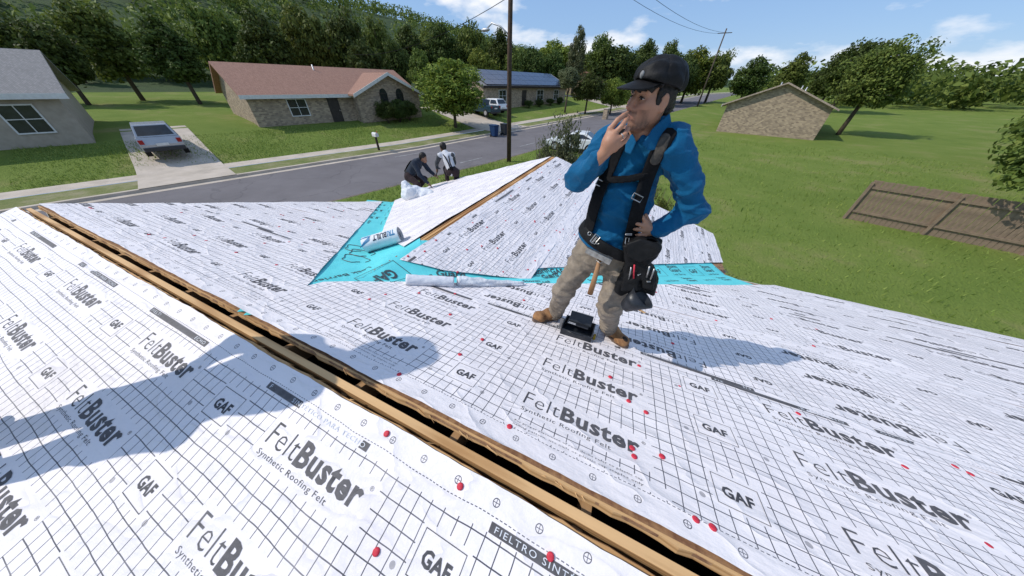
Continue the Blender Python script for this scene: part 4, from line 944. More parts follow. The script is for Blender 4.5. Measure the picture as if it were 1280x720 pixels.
# white rolls along the valley
def lumpy_roll(name, a, b, r0, r1, mat, par=None, seed=1, flat=.8, amp=.006, ends=True):
    a, b = np.asarray(a), np.asarray(b); d = nz_(b-a); up = V3(0, 0, 1); sx = nz_(np.cross(d, up)); uz = np.cross(sx, d); L = np.linalg.norm(b-a); V, Fc = [], []; nr, ns = 26, 24; q = np.random.default_rng(seed); ph = q.uniform(0, 6, 8)
    for i in range(nr):
        t_ = i/(nr-1); r = r0+(r1-r0)*t_; c = a+d*L*t_+uz*r*flat
        for k in range(ns):
            th = 2*math.pi*k/ns; dr = amp*(math.sin(3*th+9*t_+ph[0])+.6*math.sin(5*th-17*t_+ph[1])+.5*math.sin(2*th+31*t_+ph[2]))
            V.append(c+sx*(r+dr)*math.cos(th)+uz*(r+dr)*flat*math.sin(th))
    Fc = [(i*ns+k, i*ns+(k+1) % ns, (i+1)*ns+(k+1) % ns, (i+1)*ns+k) for i in range(nr-1) for k in range(ns)]
    me_ = len(V)
    for e_, ii in ((0, 0), (1, (nr-1)*ns)):       # sunken ends: a spiral-wound hollow
        cc = np.mean(V[ii:ii+ns], 0); ring1 = [cc+(np.asarray(V[ii+k])-cc)*.45 for k in range(ns)]; ring2 = [p+d*(.05 if e_ == 0 else -.05) for p in ring1]; b0 = len(V); V += ring1+ring2
        for k in range(ns): Fc += [(ii+k, ii+(k+1) % ns, b0+(k+1) % ns, b0+k), (b0+k, b0+(k+1) % ns, b0+ns+(k+1) % ns, b0+ns+k)]
        Fc.append(tuple(b0+ns+k for k in range(ns)))
    return MB().raw(V, Fc).build(name, mat, par, True)
t = NT('crumpled_felt'); oo = t.obj(); t.bump(t.noise(oo, 18, 5), .9, .02)
M['crumple'] = t.base(t.ramp(t.noise(oo, 6, 5), [(.3, (.62, .63, .65)), (.7, (.77, .78, .80))]), .55)
ra, rb_ = onz(508, 355, .02), onz(567, 357, .02)
r1_ = lumpy_roll('felt_roll', ra, rb_, .058, .055, M['felt_white'], None, 2, .85, .002)
tag(r1_, 'short smooth white roll of felt lying on the teal valley', 'roll', 'rolls of leftover felt in the valley')
MB().tube([ra+V3(.0, -.05, .0), rb_+V3(0, -.055, .0)], .006, 6).build('loose_edge', M['felt_white'], r1_)
r2_ = lumpy_roll('felt_roll', onz(571, 356, .02), onz(654, 357, .02), .056, .024, M['crumple'], None, 4, .8, .0075)
tag(r2_, 'crumpled tapering white roll of felt right of the smooth roll in the valley', 'roll', 'rolls of leftover felt in the valley')
# torn scrap of felt hanging from the crumpled roll
pa, pb = onz(575, 358, .02), onz(650, 358, .02); V, Fc = [], []; q = np.random.default_rng(9)
for i in range(22):
    t_ = i/21; p = pa+(pb-pa)*t_
    for j in range(5): V.append(p+V3(-.012, -.016, 0)*j*(1+.6*math.sin(7*t_*3))+V3(0, 0, .016+.010*math.sin(i*1.3+j)*(.4+j*.15)-.003*j))
Fc = [(i*5+j, i*5+j+1, i*5+j+6, i*5+j+5) for i in range(21) for j in range(4)]
MB().raw(V, Fc).build('torn_edge', M['crumple'], r2_, True)
# wrapped roll with its printed name
a, b = onz(462, 314, .012), onz(505, 301, .012); d = nz_(b-a); sx = nz_(np.cross(d, V3(0, 0, 1))); uz = np.cross(sx, d); Lr = np.linalg.norm(b-a); rr = .10; ctr = a+uz*rr*.9
ur = empty('underlayment_roll', (a+b)/2, 'white wrapped underlayment roll with blue and black printed name on the valley', 'roll')
V = []; nr, ns = 14, 32
prof = lambda th: rr*(1+.03*math.sin(2*th+.5))
for i in range(nr): V += [ctr+d*Lr*i/(nr-1)+sx*prof(th)*math.cos(th)+uz*prof(th)*.92*math.sin(th) for th in (2*math.pi*k/ns for k in range(ns))]
Fc = [(i*ns+k, i*ns+(k+1) % ns, (i+1)*ns+(k+1) % ns, (i+1)*ns+k) for i in range(nr-1) for k in range(ns)]
MB().raw(V, Fc).build('wrapper', M['felt_white'], ur, True)
for q_, sgn in ((ctr, 1), (ctr+d*Lr, -1)):
    V = [q_+(sx*math.cos(2*math.pi*k/24)+uz*.92*math.sin(2*math.pi*k/24))*r+d*sgn*e_ for r, e_ in ((.099, 0), (.07, .012), (.042, .004), (.040, .06)) for k in range(24)]
    MB().raw(V, [(i*24+k, i*24+(k+1) % 24, (i+1)*24+(k+1) % 24, (i+1)*24+k) for i in range(3) for k in range(24)]+[tuple(72+k for k in range(24))]).build('roll_end', simple('wound_layers', (.45, .45, .46), (.25, .25, .26), 60, .8), ur)
def wrap_print(parts, mat, name):
    v, f = cat(parts); me = npmesh('t', np.stack([v[:, 0], v[:, 1], 0*v[:, 0]], 1), f); bm = bmesh.new(); bm.from_mesh(me)
    for k in range(-10, 11): bmesh.ops.bisect_plane(bm, geom=bm.verts[:]+bm.edges[:]+bm.faces[:], plane_co=(0, k*.014, 0), plane_no=(0, 1, 0))
    for vt in bm.verts:     # x along the roll, y round it; read from behind, so turned half round
        x, y = Lr/2-vt.co.x, vt.co.y; th = math.pi/2-.55-y/rr; r = prof(th)+.0016
        vt.co = Vector(ctr+d*x+sx*r*math.cos(th)*1.0+uz*.92*r*math.sin(th))
    bm.to_mesh(me); bm.free(); link(name, me, mat, ur)
inkblue = simple('print_blue', (.03, .22, .42), (.02, .17, .34), 30, .5); inknavy = simple('print_navy', (.015, .03, .06), (.01, .02, .04), 30, .5)
TW = Lr*.86
wrap_print([fit(text_tris('TRI', 1, .035, 2), -TW*.5, -.035, TW*.24, .075)], inkblue, 'printed_name')
wrap_print([fit(text_tris('BUILT', 1, .035, 2), -TW*.24, -.035, TW*.44, .075)], inknavy, 'printed_name')
tri = lambda pts: (np.array(pts, float), np.array([(0, i, i+1) for i in range(1, len(pts)-1)]))
lx = TW*.24; lg = []
for k in range(5): lg.append(tri([(lx+.01, -.045+k*.014), (lx+.05+.024*k, -.015+.02*k), (lx+.062+.024*k, .0+.02*k), (lx+.03, -.02+k*.012)]))
lg.append(tri([(lx+.0, -.05), (lx+.08, -.06), (lx+.16, -.02), (lx+.10, -.03), (lx+.03, -.03)]))
wrap_print(lg, inkblue, 'printed_emblem')

# ------------------------------------------------------------------ roofers at the far eave and one beside the camera (out of frame, his hat casts the shadow)
def figure(pos, h, J, mats, label, group=None, hat=False, rz=0):
    """J: joints in metres in the figure's own frame (x right, y forward, z up)"""
    c, s_ = math.cos(rz), math.sin(rz); T = lambda p: V3(pos[0]+c*p[0]-s_*p[1], pos[1]+s_*p[0]+c*p[1], pos[2]+p[2])
    K = {k: T(v) for k, v in J.items()}; allp = np.array(list(K.values())); lo_, hi_ = allp.min(0)-.3, allp.max(0)+.3
    b = SDF(lo_, hi_, h)
    b.cap(K['pel'], K['chest'], .11, .12, .05); b.cap(K['chest'], K['neck'], .09, .055, .05).cap(K['neck'], K['head'], .05, .05, .02).ell(K['head'], (.085, .09, .115), .03)
    f = K['face']-K['head']; f = nz_(f); b.cap(K['head']+f*.07+V3(0, 0, -.01), K['head']+f*.10+V3(0, 0, -.02), .018, .014, .02).ell(K['head']+f*.04+V3(0, 0, -.07), (.055, .055, .05), .03)
    for q in 'LR':
        b.chain([K['chest']*.3+K['neck']*.7, K['sh'+q], K['el'+q], K['wr'+q]], [.06, .055, .04, .028], .03); b.chain([K['pel'], K['hip'+q], K['kn'+q], K['an'+q]], [.1, .09, .06, .04], .03)
        d_ = nz_(K['wr'+q]-K['el'+q]); si = nz_(np.cross(d_, V3(.3, .2, 1))); b.cap(K['wr'+q], K['wr'+q]+d_*.07, .03, .028, .02)
        for k in range(4): b.chain([K['wr'+q]+d_*.07+si*(k-1.5)*.018, K['wr'+q]+d_*.11+si*(k-1.5)*.02, K['wr'+q]+d_*(.14+.01*(k in (1, 2)))+si*(k-1.5)*.018+V3(0, 0, -.015)], [.011, .0095, .008], .005)
        b.chain([K['wr'+q]+d_*.03+si*.03, K['wr'+q]+d_*.08+si*.06], [.012, .009], .008)
    me = b.mesh('person'); o = link('person', me, M['skin']); paint(me, lambda v: np.tile((.26, .13, .08), (len(v), 1))); tag(o, label, 'person', group)
    s = SDF(lo_, hi_, h); s.cap(K['pel'], K['chest'], .135, .15, .06).cap(K['chest'], K['neck'], .13, .075, .05)
    for q in 'LR': s.chain([K['chest']*.3+K['neck']*.7, K['sh'+q]], [.08, .08], .04)
    s.wrinkle(.006, 26, 3); link('vest' if mats[1] is not mats[2] else 'shirt_body', s.mesh('shirt_body'), mats[1], o)
    s = SDF(lo_, hi_, h)
    for q in 'LR': s.chain([K['sh'+q], K['el'+q], K['el'+q]+(K['wr'+q]-K['el'+q])*.9], [.083, .06, .045], .03)
    s.wrinkle(.005, 32, 4); link('sleeves', s.mesh('sleeves'), mats[2], o)
    s = SDF(lo_, hi_, h); s.cap(K['pel'], K['pel']*.7+K['chest']*.3, .14, .13, .04)
    for q in 'LR': s.chain([K['pel'], K['hip'+q], K['kn'+q], K['an'+q]], [.12, .115, .082, .062], .04)
    s.wrinkle(.006, 24, 5); link('trousers', s.mesh('trousers'), mats[3], o)
    s = SDF(lo_, hi_, h); s.ell(K['head']-f*.015+V3(0, 0, .03), (.098, .10, .105), .02).ell(K['head']-f*.05+V3(0, 0, -.03), (.08, .08, .09), .03).plane(K['head']+f*.052, f).wrinkle(.004, 90, 6); link('hair', s.mesh('hair'), M['hair'], o)
    s = SDF(lo_, hi_, h)
    for q in 'LR': s.cap(K['an'+q], K['toe'+q], .055, .045, .03)
    link('boots', s.mesh('boots'), M['dark_patch'], o)
    s = SDF(lo_, hi_, h); up_ = nz_(K['chest']-K['pel']); g = s.grid(); s.cap(K['pel'], K['chest'], .15, .155, .05); hh2 = sum((g[i]-K['pel'][i])*up_[i] for i in range(3)); s.D = np.maximum(s.D, np.abs(hh2-.06)-.035).astype(np.float32); link('tool_belt', s.mesh('tool_belt'), M['black_leather'], o)
    for q in 'LR':
        mid_ = (K['sh'+q]*.6+K['neck']*.4); fr = nz_(np.cross(up_, K['shR']-K['shL'])); MB().tube([K['pel']-fr*.14+(K['sh'+q]-K['neck'])*.15, (K['pel']+K['chest'])/2-fr*.165+(K['sh'+q]-K['neck'])*.15, K['chest']-fr*.15+(K['sh'+q]-K['neck'])*.3, mid_+up_*.06], .018, 6).build('suspender', M['black_strap'], o, True)
    if hat:
        p = K['head']+V3(0, 0, .06); V = [p+V3(r*math.cos(a_), r*math.sin(a_), z) for r, z in ((.20, -.03), (.15, .0), (.105, .012), (.10, .10), (.06, .13), (.001, .135)) for a_ in (2*math.pi*k/24 for k in range(24))]
        MB().raw(V, [(i*24+k, i*24+(k+1) % 24, (i+1)*24+(k+1) % 24, (i+1)*24+k) for i in range(5) for k in range(24)]).build('straw_hat', simple('straw', (.5, .38, .2), (.36, .26, .13), 60, .9), o, True)
    return o, K
navy = cloth('navy_shirt', (.035, .045, .065), (.02, .026, .04)); white_c = cloth('white_vest', (.72, .72, .74), (.6, .6, .63)); grey_c = cloth('grey_sleeve', (.10, .105, .115), (.06, .063, .07)); maroon = cloth('dark_maroon_trousers', (.05, .032, .034), (.03, .02, .022))
# left man: bent forward at the eave facing right (local forward = +y)
pz = V3(-6.02, 6.18, -2.68)
wl1, K1 = figure(pz, .024, dict(pel=(0, -.16, .50), chest=(0, .14, .80), neck=(0, .28, .93), head=(.0, .40, 1.0), face=(0, .50, .93), shL=(-.19, .20, .88), elL=(-.24, .36, .62), wrL=(-.16, .58, .50), shR=(.19, .20, .88), elR=(.26, .34, .60), wrR=(.24, .56, .36),
    hipL=(-.1, -.14, .47), knL=(-.17, .22, .36), anL=(-.16, -.06, .06), toeL=(-.17, .1, .04), hipR=(.1, -.14, .47), knR=(.2, .18, .30), anR=(.18, -.1, .05), toeR=(.2, .08, .04)), (None, navy, navy, maroon), 'crouching roofer in dark navy shirt bent over the far eave with a hammer', 'roofers working at the far eave', rz=R(-78))
pz = V3(-5.35, 7.02, -2.50)
wl2, K2 = figure(pz, .024, dict(pel=(.10, -.10, .34), chest=(-.04, .10, .68), neck=(-.10, .18, .82), head=(-.16, .26, .95), face=(-.24, .35, .88), shL=(-.25, .10, .76), elL=(-.40, .20, .52), wrL=(-.46, .36, .30), shR=(.12, .12, .76), elR=(.12, .30, .50), wrR=(-.05, .42, .36),
    hipL=(-.01, -.06, .32), knL=(-.16, .30, .34), anL=(-.14, .16, .04), toeL=(-.16, .32, .03), hipR=(.20, -.08, .32), knR=(.17, .18, .08), anR=(.16, -.26, .06), toeR=(.16, -.34, .03)), (None, white_c, grey_c, maroon), 'kneeling roofer in white vest with grey sleeves at the far eave', 'roofers working at the far eave', rz=R(28))
p = K1['wrL']; hm2 = empty('hammer', p, 'small dark hammer held up by the crouching navy-shirted roofer', 'hammer'); a = p+V3(.04, -.02, -.05); b = p+V3(.16, .02, .22)
MB().tube([a, b], .014, 8).build('handle', M['dark_patch'], hm2, True); MB().tube([b+V3(-.07, .01, .02), b+V3(.07, -.01, -.02)], .02, 8).build('hammer_head', M['black_plastic'], hm2)
# companion with the straw hat, standing left of the camera on the near slope
shp = V3(-1.0, .575, -1.27); headp = shp+SUN*2.22; fz = ZR-m_*abs(VR-(headp[1]-.05)); hgt = headp[2]-fz
sc_ = hgt/1.62
J3 = dict(pel=(0, -.36, .90), chest=(0, -.16, 1.22), neck=(0, -.04, 1.42), head=(0, .04, 1.60), face=(.0, .15, 1.56), shL=(-.17, -.08, 1.34), elL=(-.22, -.16, 1.08), wrL=(-.12, -.26, .86), shR=(.17, -.08, 1.34), elR=(.2, -.14, 1.08), wrR=(.12, -.26, .86), hipL=(-.09, -.36, .88), knL=(-.1, -.46, .5), anL=(-.1, -.66, .05), toeL=(-.11, -.55, .03), hipR=(.09, -.36, .88), knR=(.1, -.46, .5), anR=(.1, -.66, .05), toeR=(.11, -.55, .03))
figure(V3(headp[0], headp[1]-.04, fz), .026, {k: tuple(sc_*np.array(v)) for k, v in J3.items()}, (None, grey_c, grey_c, M['pants']), 'roofer in a straw hat standing left of the camera whose shadow falls on the felt', hat=True, rz=R(-25))
# crumpled sack at the eave
s = SDF((-5.75, 4.55, -2.75), (-4.35, 5.75, -1.9), .022); b0 = V3(-5.25, 5.15, -2.40)
s.ell(b0+V3(0, 0, .10), (.26, .24, .20), .1).ell(b0+V3(.22, .10, .10), (.22, .2, .13), .1).ell(b0+V3(-.10, -.05, .25), (.13, .12, .16), .08).ell(b0+V3(.42, .2, .10), (.2, .12, .08), .1).wrinkle(.022, 15, 3).wrinkle(.008, 40, 4)
tag(link('sack', s.mesh('sack'), M['crumple']), 'crumpled white sack beside the crouching roofer at the end of the teal valley', 'sack')

# ------------------------------------------------------------------ vegetation
def leaf_mat(name, a, b, c):
    t = NT(name); g = t.new('ShaderNodeNewGeometry'); col = t.ramp(g.outputs['Random Per Island'], [(0, c4(c)), (.5, c4(b)), (1, c4(a))])
    oi = t.new('ShaderNodeObjectInfo'); hv = t.new('ShaderNodeHueSaturation'); t.l.new(col, hv.inputs['Color'])
    t.put(hv.inputs['Value'], t.add(t.mul(oi.outputs['Random'], .35), .85)); t.put(hv.inputs['Hue'], t.add(t.mul(oi.outputs['Random'], .03), .485))
    t.base(hv.outputs['Color'], .65, spec=.2)
    tr_ = t.new('ShaderNodeBsdfTranslucent'); t.l.new(hv.outputs['Color'], tr_.inputs['Color']); mx = t.new('ShaderNodeMixShader'); mx.inputs[0].default_value = .3
    t.l.new(t.b.outputs[0], mx.inputs[1]); t.l.new(tr_.outputs[0], mx.inputs[2]); t.l.new(mx.outputs[0], t.n['Material Output'].inputs['Surface']); return t.m
LM = dict(dark=leaf_mat('leaf_dark', (.12, .155, .038), (.075, .11, .024), (.04, .06, .014)), mid=leaf_mat('leaf_mid', (.20, .235, .05), (.13, .17, .034), (.065, .095, .02)),
          lime=leaf_mat('leaf_lime', (.28, .31, .055), (.17, .23, .035), (.08, .12, .02)), grey=leaf_mat('leaf_grey', (.22, .23, .12), (.14, .16, .075), (.08, .09, .04)))
M['bark'] = simple('bark', (.13, .10, .075), (.07, .055, .04), 12, .95, bump=.7, bscale=25, bdist=.03)
def leaf_cloud(C, Rd, per, leaf, q):
    """quads scattered round clump centres C with radii Rd"""
    n = len(C)*per; ci = np.repeat(np.arange(len(C)), per); d = q.normal(size=(n, 3)); d /= np.linalg.norm(d, axis=1)[:, None]
    p = C[ci]+d*(Rd[ci]*q.uniform(.35, 1.0, n)**.6)[:, None]*np.array((1, 1, .8)); nn = d+q.normal(size=(n, 3))*.7+np.array((0, 0, .35)); nn /= np.linalg.norm(nn, axis=1)[:, None]
    a = np.cross(nn, q.normal(size=(n, 3))); a /= np.linalg.norm(a, axis=1)[:, None]; b = np.cross(nn, a); sz = (leaf*q.uniform(.6, 1.35, n))[:, None]
    V = np.stack([p-a*sz, p+b*sz*.55+nn*sz*.15, p+a*sz, p-b*sz*.55+nn*sz*.15], 1).reshape(-1, 3); return V, np.arange(n*4).reshape(-1, 4)
def crown_mesh(seed, clumps, per, leaf, shape=(1, 1, 1), shell=.55):
    q = np.random.default_rng(seed); d = q.normal(size=(clumps, 3)); d /= np.linalg.norm(d, axis=1)[:, None]; rad = q.uniform(shell, 1, clumps)*(1+.22*np.sin(3*np.arctan2(d[:, 1], d[:, 0])+seed)*(1-abs(d[:, 2])))
    rad = rad*np.where(q.uniform(size=clumps) < .16, q.uniform(1.1, 1.4, clumps), 1); C = d*rad[:, None]*.74; C[:, 2] = np.where(C[:, 2] < -.45, -.45+(C[:, 2]+.45)*.3, C[:, 2]); C *= np.array(shape)
    V, Fq = leaf_cloud(C, q.uniform(.11, .34, clumps), per, leaf, q); return npmesh('crown', V, Fq), C
CROWNS = {}
def crown_of(kind, var, fine):
    k = (kind, var, fine)
    if k not in CROWNS:
        sh_ = [(1, 1, .95), (.9, .95, 1.15), (1.05, .95, .85), (.8, .85, 1.25)][var % 4]
        me, C = crown_mesh(11*var+hash(kind) % 1 + 5, (110, 130, 150, 75)[fine], (90, 120, 120, 105)[fine], (.052, .040, .030, .034)[fine], sh_, .3 if fine >= 2 else .5); me.materials.append(LM[kind]); CROWNS[k] = (me, C)
    return CROWNS[k]
TREEN = [0]
def tree_at(p, h, r, kind='mid', var=0, fine=0, label='tree', group=None, low=.28, name='tree', ztop=None):
    p = np.asarray(p, float); root = empty(name, p, label, 'tree', group); me, C = crown_of(kind, var, fine); z0 = h*low; rz_ = (h-z0)/2
    o = bpy.data.objects.new('crown', me); COL.objects.link(o); o.parent = root; o.location = (0, 0, z0+rz_*.95); sh_z = max(abs(c[2]) for c in C)+.25
    o.scale = (r, r, rz_/sh_z); o.rotation_euler = (0, 0, TREEN[0]*1.7); TREEN[0] += 1
    tr_ = max(.05, min(.32, h*.022)); q = np.random.default_rng(TREEN[0]); mb = MB(); bend = q.normal(size=2)*.03*h
    tp = [V3(0, 0, -.3), V3(bend[0]*.3, bend[1]*.3, h*.25), V3(bend[0]*.7, bend[1]*.7, h*.5), V3(bend[0], bend[1], h*.82)]; mb.tube(tp, [tr_*1.25, tr_, tr_*.7, tr_*.2], 8)
    for k in range(6):
        c = C[q.integers(len(C))]*np.array((r, r, rz_/sh_z))+V3(0, 0, z0+rz_*.95); s0_ = tp[1]+(tp[2]-tp[1])*q.uniform(.2, 1.2); mb.tube([s0_, (s0_+c)/2+V3(0, 0, .08*h*.3), c], [tr_*.5, tr_*.35, tr_*.12], 6)
    t_ = mb.build('trunk', M['bark'], None, True); t_.parent = root; return root
def dirh(px): 
    d = ray(px, 105); d[2] = 0; return d/np.linalg.norm(d)
def tree_px(px, ytop, D, wpx, **k):
    d = dirh(px); p = d*D; z = gz(p[0], p[1]); rt_ = ray(px, ytop); zt = rt_[2]/np.hypot(rt_[0], rt_[1])*D
    a, b = ray(px-wpx/2, 60), ray(px+wpx/2, 60); a = a/np.hypot(a[0], a[1])*D; b = b/np.hypot(b[0], b[1])*D
    return tree_at((p[0], p[1], z-.1), zt-z, np.linalg.norm((a-b)[:2])/2, **k)
GB = 'trees behind the houses across the street'
p = hit(557, 159); D0 = np.hypot(p[0], p[1])
tree_px(564, 60, D0, 112, kind='lime', var=1, fine=1, label='leafy yellow-green tree in the front lawn left of the driveway', low=.10)
BK = [(446, 4, 56, 62, 'dark', 0), (484, 16, 60, 50, 'mid', 1), (462, 46, 50, 60, 'dark', 2), (500, 40, 52, 42, 'dark', 0), (520, 26, 64, 56, 'dark', 3), (528, 56, 48, 40, 'mid', 1), (556, 24, 66, 54, 'dark', 1), (590, 22, 68, 50, 'mid', 0), (602, 56, 62, 46, 'lime', 2), (626, 30, 74, 46, 'dark', 3), (640, 62, 66, 36, 'mid', 1),
      (664, 52, 72, 44, 'dark', 2), (690, 56, 74, 40, 'dark', 0), (717, 24, 74, 30, 'grey', 3), (744, 36, 80, 40, 'mid', 1), (770, 58, 84, 46, 'dark', 0), (800, 42, 86, 44, 'dark', 3), (826, 44, 88, 34, 'mid', 1), (850, 62, 84, 46, 'dark', 2), (890, 56, 90, 50, 'mid', 0), (935, 66, 84, 60, 'dark', 1), (985, 60, 92, 60, 'mid', 3), (1040, 72, 100, 70, 'dark', 0),
      (405, 0, 54, 80, 'mid', 2), (352, 8, 52, 84, 'dark', 1), (300, -6, 58, 90, 'mid', 0), (236, 14, 54, 100, 'dark', 3), (165, -2, 60, 120, 'mid', 1), (90, 12, 56, 120, 'dark', 0), (10, 4, 58, 140, 'mid', 2)]
def where(px): return 'at far left' if px < 438 else 'behind the brick house' if px < 540 else 'behind the driveway tree' if px < 600 else 'beside the light pole' if px < 660 else 'behind the solar house' if px < 735 else 'behind the roofer in blue' if px < 880 else 'at far right'
LK = dict(dark='dark green', mid='mid green', lime='yellow-green', grey='thin grey-green')
SH_ = ('round', 'tall', 'broad', 'slender')
seen_l = {}
ORD = ['', 'second ', 'third ', 'fourth ', 'fifth ']
for (px, yt, D, w, kd, vr) in BK:
    yt -= 2 if px < 640 else 0
    lb = f'{SH_[vr % 4]} {LK[kd]} tree {where(px)}'; k = seen_l.get(lb, 0); seen_l[lb] = k+1
    if k: lb = ORD[k]+lb+', from left'
    tree_px(px, yt, D, w, kind=kd, var=vr, label=lb, group=GB, low=.14)
p = hit(706, 141); D1 = np.hypot(p[0], p[1]); tree_px(710, 80, D1, 40, kind='grey', var=3, fine=1, label='slender grey-green tree with pale bare trunk on the lawn before the solar house', low=.5)
tree_px(737, 84, D1*1.02, 52, kind='dark', var=0, fine=1, label='round dark tree on the lawn right of the slender tree', low=.2)
tree_px(770, 92, D1*1.05, 46, kind='lime', var=2, fine=1, label='bright bushy tree on the lawn beside the cap of the roofer', low=.12)
tree_px(800, 98, D1*1.15, 40, kind='mid', var=1, fine=1, label='small green tree on the far lawn behind the face of the roofer', low=.2)
qb = np.random.default_rng(21)
for k, px in enumerate(range(-60, 860, 34)):
    kd = ('mid', 'dark', 'lime', 'mid', 'dark')[k % 5]; vr = (k*3) % 4
    lb = f'{SH_[vr]} {LK[kd]} tree in the back row {where(px)}'; j = seen_l.get(lb, 0); seen_l[lb] = j+1
    if j: lb = ORD[j]+lb+', from left'
    tree_px(px+qb.uniform(-8, 8), qb.uniform(22, 44) if px < 640 else qb.uniform(44, 64), qb.uniform(74, 96), qb.uniform(58, 84), kind=kd, var=vr, label=lb, group=GB, low=.08)
# hill woods: one mass
q = np.random.default_rng(3); C, Rd = [], []
while len(C) < 1900:
    s_, t_ = q.uniform(80, 270), q.uniform(-200, 420); u, v = uv_(s_, t_); r = q.uniform(2.2, 4.5); C.append((u, v, float(gz_st(s_, t_))+r*.9)); Rd.append(r)
V, Fq = leaf_cloud(np.array(C), np.array(Rd), 60, .62, q); ho = link('woods', npmesh('woods', V, Fq), LM['mid']); tag(ho, 'wooded hillside beyond the houses', 'woods', kind='stuff')
# shrubs
def shrub(p, h, r, kind, label, cat='shrub', group=None, fine=2, name='shrub', var=0):
    root = empty(name, p, label, cat, group); me, C = crown_of(kind, var, fine); o = bpy.data.objects.new('foliage', me); COL.objects.link(o); o.parent = root; o.location = (0, 0, h*.55); o.scale = (r, r, h*.5); o.rotation_euler = (0, 0, p[0])
    mb = MB(); qq = np.random.default_rng(int(abs(p[0]*100)))
    for k in range(9):
        a = qq.uniform(0, 6.28); mb.tube([V3(.04*math.cos(a), .04*math.sin(a), -.1), V3(.3*r*math.cos(a), .3*r*math.sin(a), h*.4), V3(.7*r*math.cos(a+.3), .7*r*math.sin(a+.3), h*qq.uniform(.6, .98))], [.025, .018, .006], 5)
    t_ = mb.build('stems', M['bark'], None, True); t_.parent = root; return root
d = dirh(708); p = d*11.4; g0 = gz(p[0], p[1])
def crepe(px, D, ytop, r, label, kind='grey', var=0):
    d = dirh(px); p = d*D; z = gz(p[0], p[1]); rr_ = ray(px, ytop); zt = rr_[2]/np.hypot(rr_[0], rr_[1])*D; shrub((p[0], p[1], z), zt-z, r, kind, label, var=var, fine=3)
crepe(718, 11.2, 143, 1.08, 'loose grey-green shrub rising beyond the end of the white roof', var=3); crepe(692, 11.4, 166, .72, 'lower grey-green shrub left of the tall loose shrub beyond the roof end', var=1)
crepe(846, 9.5, 226, .7, 'leafy yellow-green shrub below the roof edge by the elbow of the roofer', 'lime'); crepe(880, 10.5, 236, .6, 'mid green shrub below the right edge of the wing roof', 'mid', 2)
def grass_tuft(p, n, h, mat, label):
    qq = np.random.default_rng(int(abs(p[1]*77))); V, Fc = [], []
    for k in range(n):
        a = qq.uniform(0, 6.28); l_ = h*qq.uniform(.6, 1.1); o_ = qq.uniform(.1, .6)*l_; b = V3(*p)+V3(math.cos(a), math.sin(a), 0)*.06; w_ = V3(-math.sin(a), math.cos(a), 0)*.018
        m1 = b+V3(math.cos(a)*o_*.4, math.sin(a)*o_*.4, l_*.6); t1 = b+V3(math.cos(a)*o_, math.sin(a)*o_, l_*.95); i = len(V); V += [b-w_, b+w_, m1+w_*.8, m1-w_*.8, t1]; Fc += [(i, i+1, i+2, i+3), (i+3, i+2, i+4)]
    tag(MB().raw(V, Fc).build('ornamental_grass', mat), label, 'plant', 'ornamental grass tufts by the far eave')
for px, py, D, mt, lb in ((548, 214, 13.2, 'mid', 'green grass tuft just left of the kneeling roofer in white'), (588, 210, 12.6, 'lime', 'yellow-green grass tuft just right of the kneeling roofer'), (600, 206, 13.0, 'lime', 'small yellow grass tuft farthest right of the roofers')):
    d = dirh(px); p = d*D; r_ = ray(px, py); zt = r_[2]/np.hypot(r_[0], r_[1])*D; z = gz(p[0], p[1]); grass_tuft((p[0], p[1], z), 110, max(.5, zt-z), LM[mt], lb)

# ------------------------------------------------------------------ houses across the street
t = NT('brown_brick'); oo = t.obj(); br = t.new('ShaderNodeTexBrick'); br.inputs['Scale'].default_value = 2.2; br.inputs['Color1'].default_value = (.56, .43, .29, 1); br.inputs['Color2'].default_value = (.25, .185, .13, 1); br.inputs['Mortar'].default_value = (.36, .32, .27, 1); br.inputs['Mortar Size'].default_value = .015
sx_ = t.new('ShaderNodeSeparateXYZ'); t.l.new(oo, sx_.inputs[0]); cx_ = t.new('ShaderNodeCombineXYZ'); t.put(cx_.inputs[0], t.add(t.mul(sx_.outputs[0], float(ST[0]+SN[0])), t.mul(sx_.outputs[1], float(ST[1]+SN[1])))); t.put(cx_.inputs[1], sx_.outputs[2]); t.l.new(cx_.outputs[0], br.inputs['Vector'])
M['brickwall'] = t.base(t.mix(t.mul(t.noise(oo, 1.2, 4), .5), br.outputs['Color'], (.2, .16, .12, 1)), .9)
def shingle(name, a, b):
    t = NT(name); oo = t.obj(); w = t.new('ShaderNodeTexBrick'); w.inputs['Scale'].default_value = 3.0; w.inputs['Color1'].default_value = c4(a); w.inputs['Color2'].default_value = c4(b); w.inputs['Mortar'].default_value = c4(tuple(x*.5 for x in b)); w.inputs['Mortar Size'].default_value = .012
    t.l.new(oo, w.inputs['Vector']); return t.base(t.mix(t.mul(t.noise(oo, 2.5, 5), .5), w.outputs['Color'], c4(b)), .9)
M['pinkroof'] = shingle('red_brown_shingle', (.38, .215, .155), (.29, .16, .115)); M['greyroof'] = shingle('grey_shingle', (.30, .28, .27), (.22, .21, .20)); M['tanroof'] = shingle('tan_shingle', (.44, .36, .29), (.36, .29, .23))
M['glass'] = simple('dark_window_glass', (.03, .035, .04), (.015, .018, .022), 4, .12, spec=.6); M['siding'] = simple('tan_siding', (.42, .36, .29), (.34, .29, .23), 3, .85)
M['solar'] = simple('solar_cell', (.012, .022, .065), (.008, .014, .045), 5, .15, spec=.7); M['doorpaint'] = simple('dark_door_paint', (.05, .04, .035), (.03, .025, .02), 5, .5)
